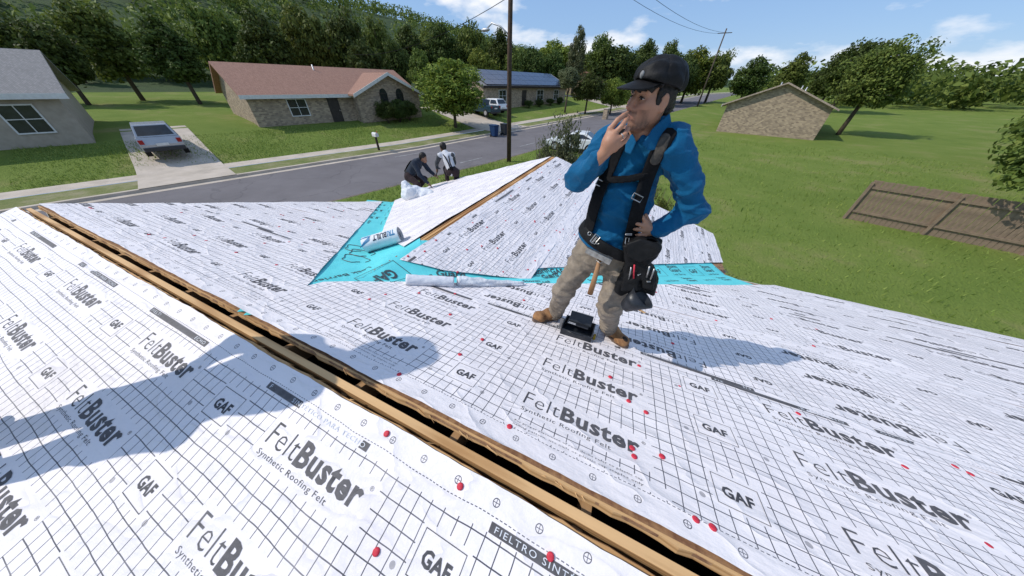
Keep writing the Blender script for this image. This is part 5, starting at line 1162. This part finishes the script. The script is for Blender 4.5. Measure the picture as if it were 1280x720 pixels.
class LF:
    """frame on the ground: x along the street, y away from it, z up"""
    def __init__(s, s0, t0, z, rot=0, flip=False):
        u, v = uv_(s0, t0); s.o = V3(u, v, z); s.ex = V3(ST[0], ST[1], 0); s.ey = V3(SN[0], SN[1], 0); s.ez = V3(0, 0, 1)
        if flip: s.ex, s.ey = -s.ex, -s.ey
    def box(s, mb, a, b): return mb.frame_box(s.o, s.ex, s.ey, s.ez, a, b)
    def p(s, x, y, z): return s.o+s.ex*x+s.ey*y+s.ez*z
def gable_roof(f, x0, x1, y0, y1, zw, pitch, axis, ov=.45, th=.14):
    """two slabs and their ridge; axis x: ridge along x"""
    mb = MB()
    if axis == 'x':
        ym = (y0+y1)/2; rise_ = (y1-y0)/2*pitch; e_ = ov*pitch
        for ya, sg in ((y0-ov, 1), (y1+ov, -1)):
            pts = [f.p(x0-ov, ya, zw-e_), f.p(x1+ov, ya, zw-e_), f.p(x1+ov, ym+.01*sg, zw+rise_), f.p(x0-ov, ym+.01*sg, zw+rise_)]; mb.raw(pts+[q_+V3(0, 0, th) for q_ in pts], [(0, 1, 2, 3), (7, 6, 5, 4), (0, 4, 5, 1), (1, 5, 6, 2), (2, 6, 7, 3), (3, 7, 4, 0)])
    else:
        xm = (x0+x1)/2; rise_ = (x1-x0)/2*pitch; e_ = ov*pitch
        for xa, sg in ((x0-ov, 1), (x1+ov, -1)):
            pts = [f.p(xa, y0-ov, zw-e_), f.p(xa, y1+ov, zw-e_), f.p(xm+.01*sg, y1+ov, zw+rise_), f.p(xm+.01*sg, y0-ov, zw+rise_)]; mb.raw(pts+[q_+V3(0, 0, th) for q_ in pts], [(0, 1, 2, 3), (7, 6, 5, 4), (0, 4, 5, 1), (1, 5, 6, 2), (2, 6, 7, 3), (3, 7, 4, 0)])
    return mb
def window(f, par, x, z, w, h, y, arch=False):
    mb = MB(); tk_ = .07
    for a, b in (((x-w/2-tk_, y-.06, z-tk_), (x+w/2+tk_, y+.02, z)), ((x-w/2-tk_, y-.06, z+h), (x+w/2+tk_, y+.02, z+h+tk_)), ((x-w/2-tk_, y-.06, z), (x-w/2, y+.02, z+h)), ((x+w/2, y-.06, z), (x+w/2+tk_, y+.02, z+h)), ((x-.02, y-.05, z), (x+.02, y-.01, z+h)), ((x-w/2, y-.048, z+h*.5-.02), (x+w/2, y-.012, z+h*.5+.02))): f.box(mb, a, b)
    fr = mb.build('window', M['doorpaint'] if arch else FA, par)
    g = MB(); f.box(g, (x-w/2, y-.025, z), (x+w/2, y-.015, z+h)); g.build('pane', M['glass'], fr)
    if arch:
        g = MB(); g.prism([(x+(w/2+.02)*math.cos(a), z+h+tk_+(w/2+.02)*math.sin(a)) for a in (math.pi*k/10 for k in range(11))], f.o, f.ex, f.ez, f.ey, y-.03, y+.02); g.build('arched_pane', M['glass'], fr)
def house2(label, s0, t0, t1, depth, zw, pitch, wall, roof, gables=(), windows=(), doors=(), axis='x', group='houses of the street', name='house', z=None, flip=False, extra=None):
    zz = float(gz_st(s0, (t0+t1)/2))-.05 if z is None else z
    f = LF(s0, t0 if not flip else t1, zz, flip=flip); Wd = t1-t0; root = empty(name, f.o, label, 'house', group)
    mb = MB(); f.box(mb, (0, 0, -1.2), (Wd, depth, zw)); mb.build('wall', wall, root)
    mb = MB()
    for xa in (0, Wd-.2): MB().prism([(0, zw+.002), (depth, zw+.002), (depth/2, zw+depth/2*pitch)], f.p(xa, 0, 0), f.ey, f.ez, f.ex, 0, .2).build('gable', wall, root)
    gable_roof(f, 0, Wd, 0, depth, zw, pitch, axis).build('roof', roof, root)
    mb = MB(); f.box(mb, (-.45, -.49, zw-.45*pitch-.12), (Wd+.45, -.452, zw-.45*pitch+.15)); mb.build('fascia', FA, root)
    for (gx0, gx1, out, gz_) in gables:
        mb = MB(); f.box(mb, (gx0, -out, -1.2), (gx1, -.003, gz_)); mb.build('wall', wall, root)
        mb = MB(); mb.prism([(gx0, gz_+.002), (gx1, gz_+.002), ((gx0+gx1)/2, gz_+(gx1-gx0)/2*pitch)], f.p(0, -out, 0), f.ex, f.ez, f.ey, .002, .2); mb.build('gable', wall, root)
        gable_roof(f, gx0, gx1, -out, depth*.5, gz_+.02, pitch, 'y').build('roof', roof, root)
        xm = (gx0+gx1)/2
        for sg in (-1, 1):
            mb = MB(); hw_ = (gx1-gx0)/2+.45; mb.raw([f.p(xm+sg*q_, -out-.45-dy, gz_+.02+(hw_-.45-q_)*pitch+dz) for q_ in (hw_, 0) for dy in (0, .05) for dz in (-.12, .16)], [(0, 1, 3, 2), (4, 6, 7, 5), (0, 4, 5, 1), (2, 3, 7, 6), (0, 2, 6, 4), (1, 5, 7, 3)]); mb.build('rake_board', FA, root)
    for w_ in windows: window(f, root, *w_)
    for (x, w, h, y) in doors:
        mb = MB(); f.box(mb, (x-w/2, y-.05, .1), (x+w/2, y+.01, h)); dr = mb.build('door', M['doorpaint'], root); mb = MB(); f.box(mb, (x+w*.35, y-.10, 1.0), (x+w*.4, y-.052, 1.1)); mb.build('handle', M['steel'], dr)
    if extra: extra(f, root)
    else:
        for xv, yv in ((Wd*.32, depth*.66), (Wd*.6, depth*.70), (Wd*.45, depth*.42)): MB().tube([f.p(xv, yv, zw), f.p(xv, yv, zw+(depth/2-abs(yv-depth/2))*pitch+.55)], .06, 8).build('vent_pipe', M['zinc'], root, True)
    return root, f
def t_of(px, s0):
    d = dirh(px); k = s0/(d[0]*SN[0]+d[1]*SN[1]); return k*(d[0]*ST[0]+d[1]*ST[1]), k
p = hit(478, 152); sB = st(p[0], p[1])[0]; tl, kl_ = t_of(441, sB); tr2, kr_ = t_of(521, sB)
yz = lambda px, py, s0: (lambda r_, k: r_[2]/np.hypot(r_[0], r_[1])*k)(ray(px, py), t_of(px, s0)[1])
zb = float(gz_st(sB, (tl+tr2)/2)); zeave = yz(521, 117, sB)-zb+.05
gw = tr2-tl
house2('brown brick house with red-brown roof and white-edged front gable', sB+1.2, tl-8.5, tr2+.3, 9, zeave, .44, M['brickwall'], M['pinkroof'], gables=[(8.5, 8.5+gw, 1.2, zeave)],
       windows=[(8.5+gw*.40, 1.5, .7, .9, -1.2, True), (8.5+gw*.66, 1.5, .7, .9, -1.2, True), (3.5, .8, 1.4, 1.2, 0)], doors=[(6.6, 1.0, 2.1, 0)], z=zb)
# hedge in front of it
for k, (px, w) in enumerate(((475, 1.25), (490, 1.3), (504, 1.2))):
    tt, kk = t_of(px, sB-.9); u, v = uv_(sB-.9, tt); shrub((u, v, gz(u, v)), 2.1, w, 'dark', ('left', 'middle', 'right')[k]+' dark clipped bush under the arched windows of the brick house', 'bush', 'clipped bushes at the brick house', 1, 'bush', k)
p = hit(656, 133); sC = st(p[0], p[1])[0]; tl, _ = t_of(604, sC); tr2, _ = t_of(708, sC); zb = float(gz_st(sC, (tl+tr2)/2)); ze = yz(650, 107, sC)-zb; W2 = tr2-tl
def solar_roof(f, root):
    for c_ in root.children:
        if c_.name.startswith('fascia'): c_.data.materials[0] = M['dark_patch']
    pt = .42; nC = 11; cw = (W2-.6)/nC; sl_ = nz_(f.ey+f.ez*pt); nn_ = nz_(np.cross(f.ex, sl_)); o_ = f.p(.3, -.3, ze-.3*pt+.16)+nn_*.05; ln = (8/2+.1)*math.hypot(1, pt)/3
    me0 = None
    for i in range(nC):
        for j in range(3):
            if me0 is None:
                mb = MB(); mb.frame_box((0, 0, 0), f.ex, sl_, nn_, (.02, .02, 0), (cw-.02, ln-.03, .04)); pan = mb.build('solar_panel', M['solar'], root); me0 = pan.data
            else: pan = link('solar_panel', me0, None, root)
            pan.location = o_+f.ex*cw*i+sl_*ln*j
house2('long low brick house with dark blue solar panels covering its roof', sC, tl, tr2, 8, ze, .42, M['brickwall'], M['greyroof'], windows=[(W2*.18, .8, 1.5, 1.3, 0), (W2*.62, .8, 1.8, 1.3, 0), (W2*.85, .8, 1.4, 1.3, 0)], doors=[(W2*.42, 1.1, 2.1, 0)], z=zb, extra=solar_roof)
for k, px in enumerate((662, 676, 690, 702)):
    tt, kk = t_of(px, sC-1); u, v = uv_(sC-1, tt); shrub((u, v, gz(u, v)), 1.1, .9, 'dark', ('first', 'second', 'third', 'fourth')[k]+' low dark bush from the pole along the solar-panel house', 'bush', 'low bushes along the solar-panel house', 1, 'bush', k % 4)
tl3, _ = t_of(672, sC+16); tr3, _ = t_of(716, sC+16)
house2('pale tan-roofed house behind the solar-panel house', sC+16, tl3, tr3, 9, 3.0, .45, M['siding'], M['tanroof'], windows=[(2.5, .9, 1.3, 1.2, 0)])
house2('tan house with grey roof at far left across the street', 33, -17, -3, 9, 2.7, .42, M['siding'], M['greyroof'], gables=[(0, 6, 1.5, 2.7)], windows=[(3, .8, 1.6, 1.3, -1.5), (9, .8, 1.6, 1.3, 0), (12.3, .8, 1.2, 1.3, 0)], doors=[(7.2, 1, 2.1, 0)])
house2('brick house with tan roof in the far left corner', 34, -42, -24, 9, 2.7, .42, M['brickwall'], M['tanroof'], windows=[(4, .8, 1.6, 1.3, 0), (9, .8, 1.6, 1.3, 0), (14, .8, 1.6, 1.3, 0)], doors=[(11.5, 1, 2.1, 0)])
house2('brick house with red-brown roof far along the street at right', 32, 68, 84, 9, 2.7, .42, M['brickwall'], M['pinkroof'], windows=[(4, .8, 1.6, 1.3, 0), (12, .8, 1.6, 1.3, 0)], doors=[(8, 1, 2.1, 0)])
house2('brick house with tan roof on the near side of the street', 5, 45, 60, 9, 2.7, .42, M['brickwall'], M['tanroof'], windows=[(4, .8, 1.6, 1.3, 0), (11, .8, 1.6, 1.3, 0)], doors=[(7.5, 1, 2.1, 0)], flip=True)
for k, (u, v, h, r, kd, vr) in enumerate(((14, 17, 7, 2.8, 'mid', 1), (19, 22, 9, 3.4, 'dark', 0), (26, 34, 10, 4, 'mid', 2), (30, 18, 9, 3.6, 'dark', 3), (20, 48, 9, 3.5, 'mid', 0), (38, 50, 11, 4, 'dark', 1), (36, 30, 9, 3.6, 'lime', 2), (52, 60, 11, 5, 'mid', 1), (30, 80, 11, 5, 'dark', 2), (60, 34, 11, 5, 'mid', 0))):
    tree_at((u, v, gz(u, v)-.1), h, r, kd, vr, 1 if u < 32 else 0, ['young', 'dense', 'broad', 'tall', 'rounded', 'high', 'bright', 'wide', 'far', 'outer'][k]+f' {LK[kd]} tree beyond the right slope of the roof', 'trees beyond the right of the roof', low=.2)

# ------------------------------------------------------------------ street furniture
# street light on a wooden pole
d = dirh(637); kp = 13.4/(d[0]*SN[0]+d[1]*SN[1]); pp = d*kp; zp = gz(pp[0], pp[1])
ul = empty('street_light', (pp[0], pp[1], zp), 'tall brown wooden utility pole with a street light arm at the near kerb', 'street light')
MB().tube([V3(pp[0], pp[1], zp-.3), V3(pp[0]-.02, pp[1], zp+5.5), V3(pp[0]+.06, pp[1]+.02, zp+12)], [.155, .135, .11], 12).build('pole', simple('pole_wood', (.10, .065, .045), (.055, .036, .026), 9, .95, bump=.5, bscale=30), ul, True)
q0 = at(637, 44, pp[1]); q0 = V3(pp[0], pp[1], q0[2]); tip = at(605, 37, pp[1]+.2); dd = tip-q0; MB().tube([q0+V3(-.05, 0, 0), q0+dd*.35+V3(0, 0, .28), q0+dd*.68+V3(0, 0, .34), q0+dd*.86+V3(0, 0, .10)], .04, 8).build('lamp_arm', M['zinc'], ul, True)
s = SDF(tip-.6, tip+.6, .03); s.ell(tip+dd*-.06, (.30, .14, .09), 0, (nz_(dd), nz_(np.cross(dd, V3(0, 0, 1))), V3(0, 0, 1))); link('lamp_head', s.mesh('lamp_head'), M['zinc'], ul)
mb = MB(); mb.tube([V3(pp[0]-.9, pp[1]+.2, zp+11.2), V3(pp[0]+.9, pp[1]-.2, zp+11.2)], .06, 6); mb.build('crossarm', M['bark'], ul)
def wire(a, b, sag, label):
    pts = [a+(b-a)*k/14+V3(0, 0, -sag*4*(k/14)*(1-k/14)) for k in range(15)]; tag(MB().tube(pts, .016, 5).build('overhead_wire', M['black_strap']), label, 'wire', 'overhead wires')
tp_ = V3(pp[0], pp[1], zp+11.3); far_p = V3(*uv_(13.4, 75), float(gz_st(13.4, 75))+11)
wire(tp_+V3(-.8, .2, 0), far_p+V3(-.8, .2, 0), 1.2, 'left overhead wire running along the street to the right'); wire(tp_+V3(.8, -.2, 0), far_p+V3(.8, -.2, 0), 1.2, 'right overhead wire running along the street to the right')
wire(tp_+V3(0, 0, -1.5), V3(*uv_(13.4, -40), float(gz_st(13.4, -40))+9.5), 1.0, 'overhead wire running along the street to the left'); hb = V3(*uv_(sB+3, t_of(470, sB)[0]), zb+5.0); wire(tp_+V3(0, 0, -3.2), hb, .7, 'sagging service wire from the pole to the brick house')
wire(tp_+V3(0, 0, -.6), V3(-2.1, 7.0, 3.2)+V3(-1.6, 0, 0), .3, 'service wire coming overhead towards the roof')
def far_pole(s_, t_, h, label):
    u, v = uv_(s_, t_); z = float(gz_st(s_, t_)); root = empty('utility_pole', (u, v, z), label, 'utility pole')
    MB().tube([V3(u, v, z-.3), V3(u, v, z+h*.5), V3(u+.03, v, z+h+.6)], [.15, .13, .10], 10).build('pole', M['bark'], root, True); MB().tube([V3(u-1.1, v+.2, z+h), V3(u+1.1, v-.2, z+h)], .06, 6).build('crossarm', M['bark'], root)
far_pole(13.4, 75, 11, 'wooden utility pole far along the near kerb at right'); far_pole(13.4, -40, 9.5, 'wooden utility pole along the near kerb at far left')
# mailbox
p = hit(474, 188); mbx = empty('mailbox', p, 'small white mailbox on a dark post beside the sidewalk', 'mailbox')
MB().frame_box(p, (1, 0, 0), (0, 1, 0), (0, 0, 1), (-.06, -.06, -.2), (.06, .06, 1.0)).build('post', M['dark_patch'], mbx)
mb = MB(); prof_ = [(-.13, 0), (.13, 0), (.13, .16)]+[(.13*math.cos(a), .16+.12*math.sin(a)) for a in (math.pi*k/8 for k in range(1, 8))]+[(-.13, .16)]; mb.prism(prof_, p+V3(0, 0, 1.0), V3(ST[0], ST[1], 0), V3(0, 0, 1), V3(SN[0], SN[1], 0), -.32, .28); bx2 = mb.build('box', FA, mbx)
MB().frame_box(p+V3(0, 0, 1.15), V3(ST[0], ST[1], 0), V3(SN[0], SN[1], 0), V3(0, 0, 1), (.132, -.1, 0), (.15, -.04, .22)).build('flag', M['red'], bx2)
# wheelie bins
def bin_(px, py, mat, label):
    p = hit(px, py); ex, ey, ez = V3(ST[0], ST[1], 0), V3(SN[0], SN[1], 0), V3(0, 0, 1); root = empty('wheelie_bin', p, label, 'bin', 'wheelie bins at the driveway'); a, b = (.26, .28), (.33, .36); V = []
    for z, (w, dp) in ((.08, a), (1.0, b)): V += [p+ex*x*w+ey*y*dp+ez*z for x, y in ((-1, -1), (1, -1), (1, 1), (-1, 1))]
    MB().raw(V, [(3, 2, 1, 0), (4, 5, 6, 7), (0, 1, 5, 4), (1, 2, 6, 5), (2, 3, 7, 6), (3, 0, 4, 7)]).build('bin_body', mat, root, bevel=.02)
    MB().frame_box(p, ex, ey, ez, (-.36, -.40, 1.003), (.36, .40, 1.08)).build('lid', mat, root, bevel=.025); MB().tube([p-ex*.3+ey*.42+ez*.98, p+ex*.3+ey*.42+ez*.98], .02, 6).build('handle', mat, root)
    for q_ in (-1, 1): MB().tube([p+ex*q_*.26+ey*.25+ez*.12, p+ex*q_*.33+ey*.25+ez*.12], .12, 12).build('wheel', M['black_plastic'], root)
bin_(618, 171, simple('blue_bin_plastic', (.012, .045, .13), (.01, .035, .1), 6, .45), 'blue wheelie bin at the kerb by the driveway'); bin_(631, 169, simple('dark_bin_plastic', (.03, .035, .045), (.02, .025, .03), 6, .45), 'dark grey wheelie bin at the kerb beside the pole')
# stone pillar on the far lawn
p = hit(756, 149); MBp = MB().frame_box(p, V3(ST[0], ST[1], 0), V3(SN[0], SN[1], 0), (0, 0, 1), (-.32, -.32, -.2), (.32, .32, 1.25)); pil = MBp.build('mailbox_pillar', M['brickwall'], bevel=.02); tag(pil, 'short brown stone mailbox pillar near the far kerb', 'pillar')
MB().frame_box(p, V3(ST[0], ST[1], 0), V3(SN[0], SN[1], 0), (0, 0, 1), (-.37, -.37, 1.252), (.37, .37, 1.36)).build('capstone', M['concrete'], pil, bevel=.02); MB().frame_box(p, V3(ST[0], ST[1], 0), V3(SN[0], SN[1], 0), (0, 0, 1), (-.13, -.335, .8), (.13, -.322, 1.05)).build('letter_door', M['black_plastic'], pil)
# cars
tyre_m = simple('tyre_rubber', (.02, .02, .02), (.012, .012, .012), 30, .85); tail_m = simple('tail_light_red', (.35, .01, .01), (.25, .008, .008), 30, .2, spec=.6); head_m = simple('headlight', (.7, .7, .72), (.6, .6, .62), 30, .15, spec=.6)
def car(p, heading, paint_m, label, kind='suv', group='parked cars'):
    p = np.asarray(p, float); ex = V3(math.cos(heading), math.sin(heading), 0); ey = V3(-ex[1], ex[0], 0); ez = V3(0, 0, 1); root = empty('parked_car', p, label, 'car' if kind != 'pickup' else 'pickup', group)
    if kind == 'suv': prof_ = [(-2.3, .35), (2.3, .35), (2.35, .75), (2.2, .95), (1.1, 1.08), (-2.25, 1.08), (-2.35, .7)]; top = [(-2.2, 1.083), (1.05, 1.083), (.35, 1.62), (-.2, 1.70), (-1.75, 1.68)]
    elif kind == 'pickup': prof_ = [(-2.7, .5), (2.7, .5), (2.75, .95), (2.55, 1.1), (1.2, 1.18), (-2.7, 1.18)]; top = [(-.75, 1.183), (1.15, 1.183), (.55, 1.78), (-.55, 1.8)]
    else: prof_ = [(-2.25, .3), (2.25, .3), (2.3, .6), (2.1, .78), (1.0, .95), (-1.9, .98), (-2.25, .9)]; top = [(-1.75, .983), (.95, .953), (.1, 1.4), (-.9, 1.42)]
    hw = .92; MB().prism(prof_, p, ex, ez, -ey, -hw, hw).build('body', paint_m, root, bevel=.06)
    n_ = len(top); V = [p+ex*x+ez*z+ey*q_*(hw-.04-(.16 if z > 1.25 else 0)) for q_ in (-1, 1) for x, z in top]; MB().raw(V, [tuple(range(n_)), tuple(reversed(range(n_, 2*n_)))]+[(i, n_+i, n_+(i+1) % n_, (i+1) % n_) for i in range(n_)]).build('cabin', paint_m, root, bevel=.05)
    zt = max(z for x, z in top); zb_ = min(z for x, z in top); (xa, xb) = (top[-1][0], top[2][0])
    for q_ in (-1, 1):
        f0, f1 = top[0][0]+.25, top[1][0]-.25; g0, g1 = xa+.12, xb-.05; hl = lambda z: hw-.04-.16*(z-zb_)/(zt-zb_)+.012
        for (a0, a1) in ((0, .47), (.53, 1)):
            zl, zh = zb_+.07, zt-.13; V = [p+ex*(f0+(f1-f0)*a0)+ez*zl+ey*q_*hl(zl), p+ex*(f0+(f1-f0)*a1)+ez*zl+ey*q_*hl(zl), p+ex*(g0+(g1-g0)*a1)+ez*zh+ey*q_*hl(zh), p+ex*(g0+(g1-g0)*a0)+ez*zh+ey*q_*hl(zh)]; V += [v_-ey*q_*.02 for v_ in V]; MB().raw(V, [(0, 1, 2, 3), (7, 6, 5, 4), (0, 4, 5, 1), (1, 5, 6, 2), (2, 6, 7, 3), (3, 7, 4, 0)]).build('side_window', M['glass'], root)
    for (a, b), nm, sg in (((top[0], top[-1]), 'rear_window', -1), ((top[1], top[2]), 'windscreen', 1)):
        A_, B_ = V3(a[0], 0, a[1]), V3(b[0], 0, b[1]); V = []
        for q_, k_ in ((-1, .12), (1, .12), (1, .88), (-1, .88)):
            P_ = A_+(B_-A_)*k_; V.append(p+ex*(P_[0]+sg*.012)+ez*(P_[2]+.01)+ey*q_*(hw-.16-.14*k_))
        V += [v_-ex*sg*.02 for v_ in V]; MB().raw(V, [(0, 1, 2, 3), (7, 6, 5, 4), (0, 4, 5, 1), (1, 5, 6, 2), (2, 6, 7, 3), (3, 7, 4, 0)]).build(nm, M['glass'], root)
    wb = 1.42 if kind != 'pickup' else 1.7; wr = .35 if kind != 'pickup' else .40
    for x in (-wb, wb):
        for q_ in (-1, 1):
            w_ = MB().tube([p+ex*x+ez*wr+ey*q_*(hw-.22), p+ex*x+ez*wr+ey*q_*(hw+.02)], wr, 18).build('wheel', tyre_m, root); MB().tube([p+ex*x+ez*wr+ey*q_*(hw+.021), p+ex*x+ez*wr+ey*q_*(hw+.035)], wr*.62, 14).build('rim', M['zinc'], w_)
    xr, xf = prof_[-1][0], prof_[2][0]; zl = prof_[2][1]
    for q_ in (-1, 1):
        MB().frame_box(p, ex, ey, ez, (xr-.03, q_*.78-.1, zl), (xr+.10, q_*.78+.1, zl+.22)).build('tail_light', tail_m, root, bevel=.01); MB().frame_box(p, ex, ey, ez, (xf-.12, q_*.72-.16, zl-.02), (xf+.015, q_*.72+.16, zl+.12)).build('headlight', head_m, root, bevel=.01)
    MB().frame_box(p, ex, ey, ez, (xr-.04, -.26, zl-.12), (xr-.02, .26, zl+.02)).build('number_plate', FA, root); MB().frame_box(p, ex, ey, ez, (xr-.06, -.88, .36), (xr+.06, .88, .56)).build('bumper', M['black_plastic'], root, bevel=.02)
    return root
hs = math.atan2(SN[1], SN[0]); wpaint = simple('white_car_paint', (.78, .79, .80), (.74, .75, .76), 2, .25, spec=.6); tpaint = simple('dark_teal_paint', (.015, .05, .075), (.012, .04, .06), 2, .25, spec=.6); gpaint = simple('silver_car_paint', (.42, .43, .45), (.38, .39, .41), 2, .25, metal=.4, spec=.6)
car(hit(614, 141), hs, wpaint, 'white sport utility car parked on the driveway across the street', 'suv'); p = hit(602, 144); car(p, hs, tpaint, 'dark teal pickup parked left of the white car in tree shade', 'pickup')
p = hit(717, 188); car(p, math.atan2(SN[1], SN[0])+.25, wpaint, 'white car half hidden behind the loose shrub beyond the roof end', 'sedan')
u, v = uv_(16, 62); car((u, v, gz(u, v)), math.atan2(ST[1], ST[0]), gpaint, 'silver car parked far along the street at right', 'sedan')
u, v = uv_(30, -.2); car((u, v, gz(u, v)), hs, gpaint, 'silver car on the driveway of the tan house at far left', 'suv')

# ------------------------------------------------------------------ beyond the right of the roof: woods and a board fence
q = np.random.default_rng(8); C, Rd = [], []
while len(C) < 420:
    az, D = R(q.uniform(-2, 62)), q.uniform(105, 230); r = q.uniform(2.6, 5.2); u, v = D*math.sin(az), D*math.cos(az)
    if 8 < st(u, v)[0] < 40: continue
    C.append((u, v, gz(u, v)+r*q.uniform(.6, 1.5))); Rd.append(r)
V, Fq = leaf_cloud(np.array(C), np.array(Rd), 90, .6, q); tag(link('woods', npmesh('woods', V, Fq), LM['mid']), 'line of woods on the level ground far beyond the right of the roof', 'woods', kind='stuff')
fw_m = simple('weathered_cedar', (.30, .22, .15), (.19, .14, .10), 7, .9, bump=.4, bscale=40)
fa, fb = V3(9.5, 17.5, 0), V3(26, 12.0, 0); fd = nz_(fb-fa); fl_ = float(np.linalg.norm(fb-fa)); fn = V3(-fd[1], fd[0], 0); fe = empty('board_fence', (fa[0], fa[1], gz(fa[0], fa[1])), 'weathered cedar board fence across the lawn right of the roof', 'fence')
pk = None; nf = int(fl_/.16); qf = np.random.default_rng(4)
for k in range(nf):
    p = fa+fd*(.16*k); p = V3(p[0], p[1], gz(p[0], p[1]))
    if pk is None: pk = MB().frame_box((0, 0, 0), fd, fn, (0, 0, 1), (0, 0, -.2), (.145, .02, 1.72)).build('board', fw_m, fe); o = pk
    else: o = link('board', pk.data, None, fe)
    o.location = p+V3(0, 0, qf.uniform(-.025, .02)); o.rotation_euler = (0, qf.uniform(-.008, .008), 0)
for k in range(0, int(fl_/2.4)+1):
    p = fa+fd*(2.4*k)-fn*.012; z = gz(p[0], p[1]); MB().frame_box((p[0], p[1], z), fd, fn, (0, 0, 1), (-.045, -.09, -.3), (.045, 0, 1.66)).build('post', fw_m, fe)
for h in (.35, 1.4):
    MB().frame_box((fa[0], fa[1], gz(fa[0], fa[1])+h), nz_(fd*fl_+V3(0, 0, gz(fb[0], fb[1])-gz(fa[0], fa[1]))), fn, (0, 0, 1), (0, -.06, 0), (fl_, -.013, .09)).build('rail', fw_m, fe)

# grass blades on the lawns that show nearest
q = np.random.default_rng(12); n = 90000
def lawn_pts(n, s0, s1, t0, t1): return uv_(q.uniform(s0, s1, n), q.uniform(t0, t1, n))
a = lawn_pts(22000, 6.5, 14.1, -4, 34); b = lawn_pts(20000, -30, 6.5, 9, 40); c = lawn_pts(16000, SW1+.1, 33, -6, dA-.3)
u = np.concatenate([a[0], b[0], c[0]]); v = np.concatenate([a[1], b[1], c[1]]); keep = ~((u > -6.6) & (u < 8) & (v < 7.6)); u, v = u[keep], v[keep]; z = gz_st(*st(u, v)); n = len(u)
th = q.uniform(0, 2*np.pi, n); hgt = q.uniform(.05, .15, n)*(1+.6*np.sin(u*.9)*np.sin(v*.7)); wd = q.uniform(.012, .035, n); lean = q.uniform(-.06, .06, (n, 2)); cx_, sx_ = np.cos(th)*wd, np.sin(th)*wd
V = np.stack([np.stack([u-cx_, v-sx_, z-.01], 1), np.stack([u+cx_, v+sx_, z-.01], 1), np.stack([u+lean[:, 0], v+lean[:, 1], z+hgt], 1)], 1).reshape(-1, 3)
tag(link('grass', npmesh('grass', V, np.arange(n*3).reshape(-1, 3)), leaf_mat('grass_blade', (.30, .35, .09), (.22, .29, .062), (.16, .225, .045))), 'short uneven grass on the lawns', 'grass', kind='stuff')
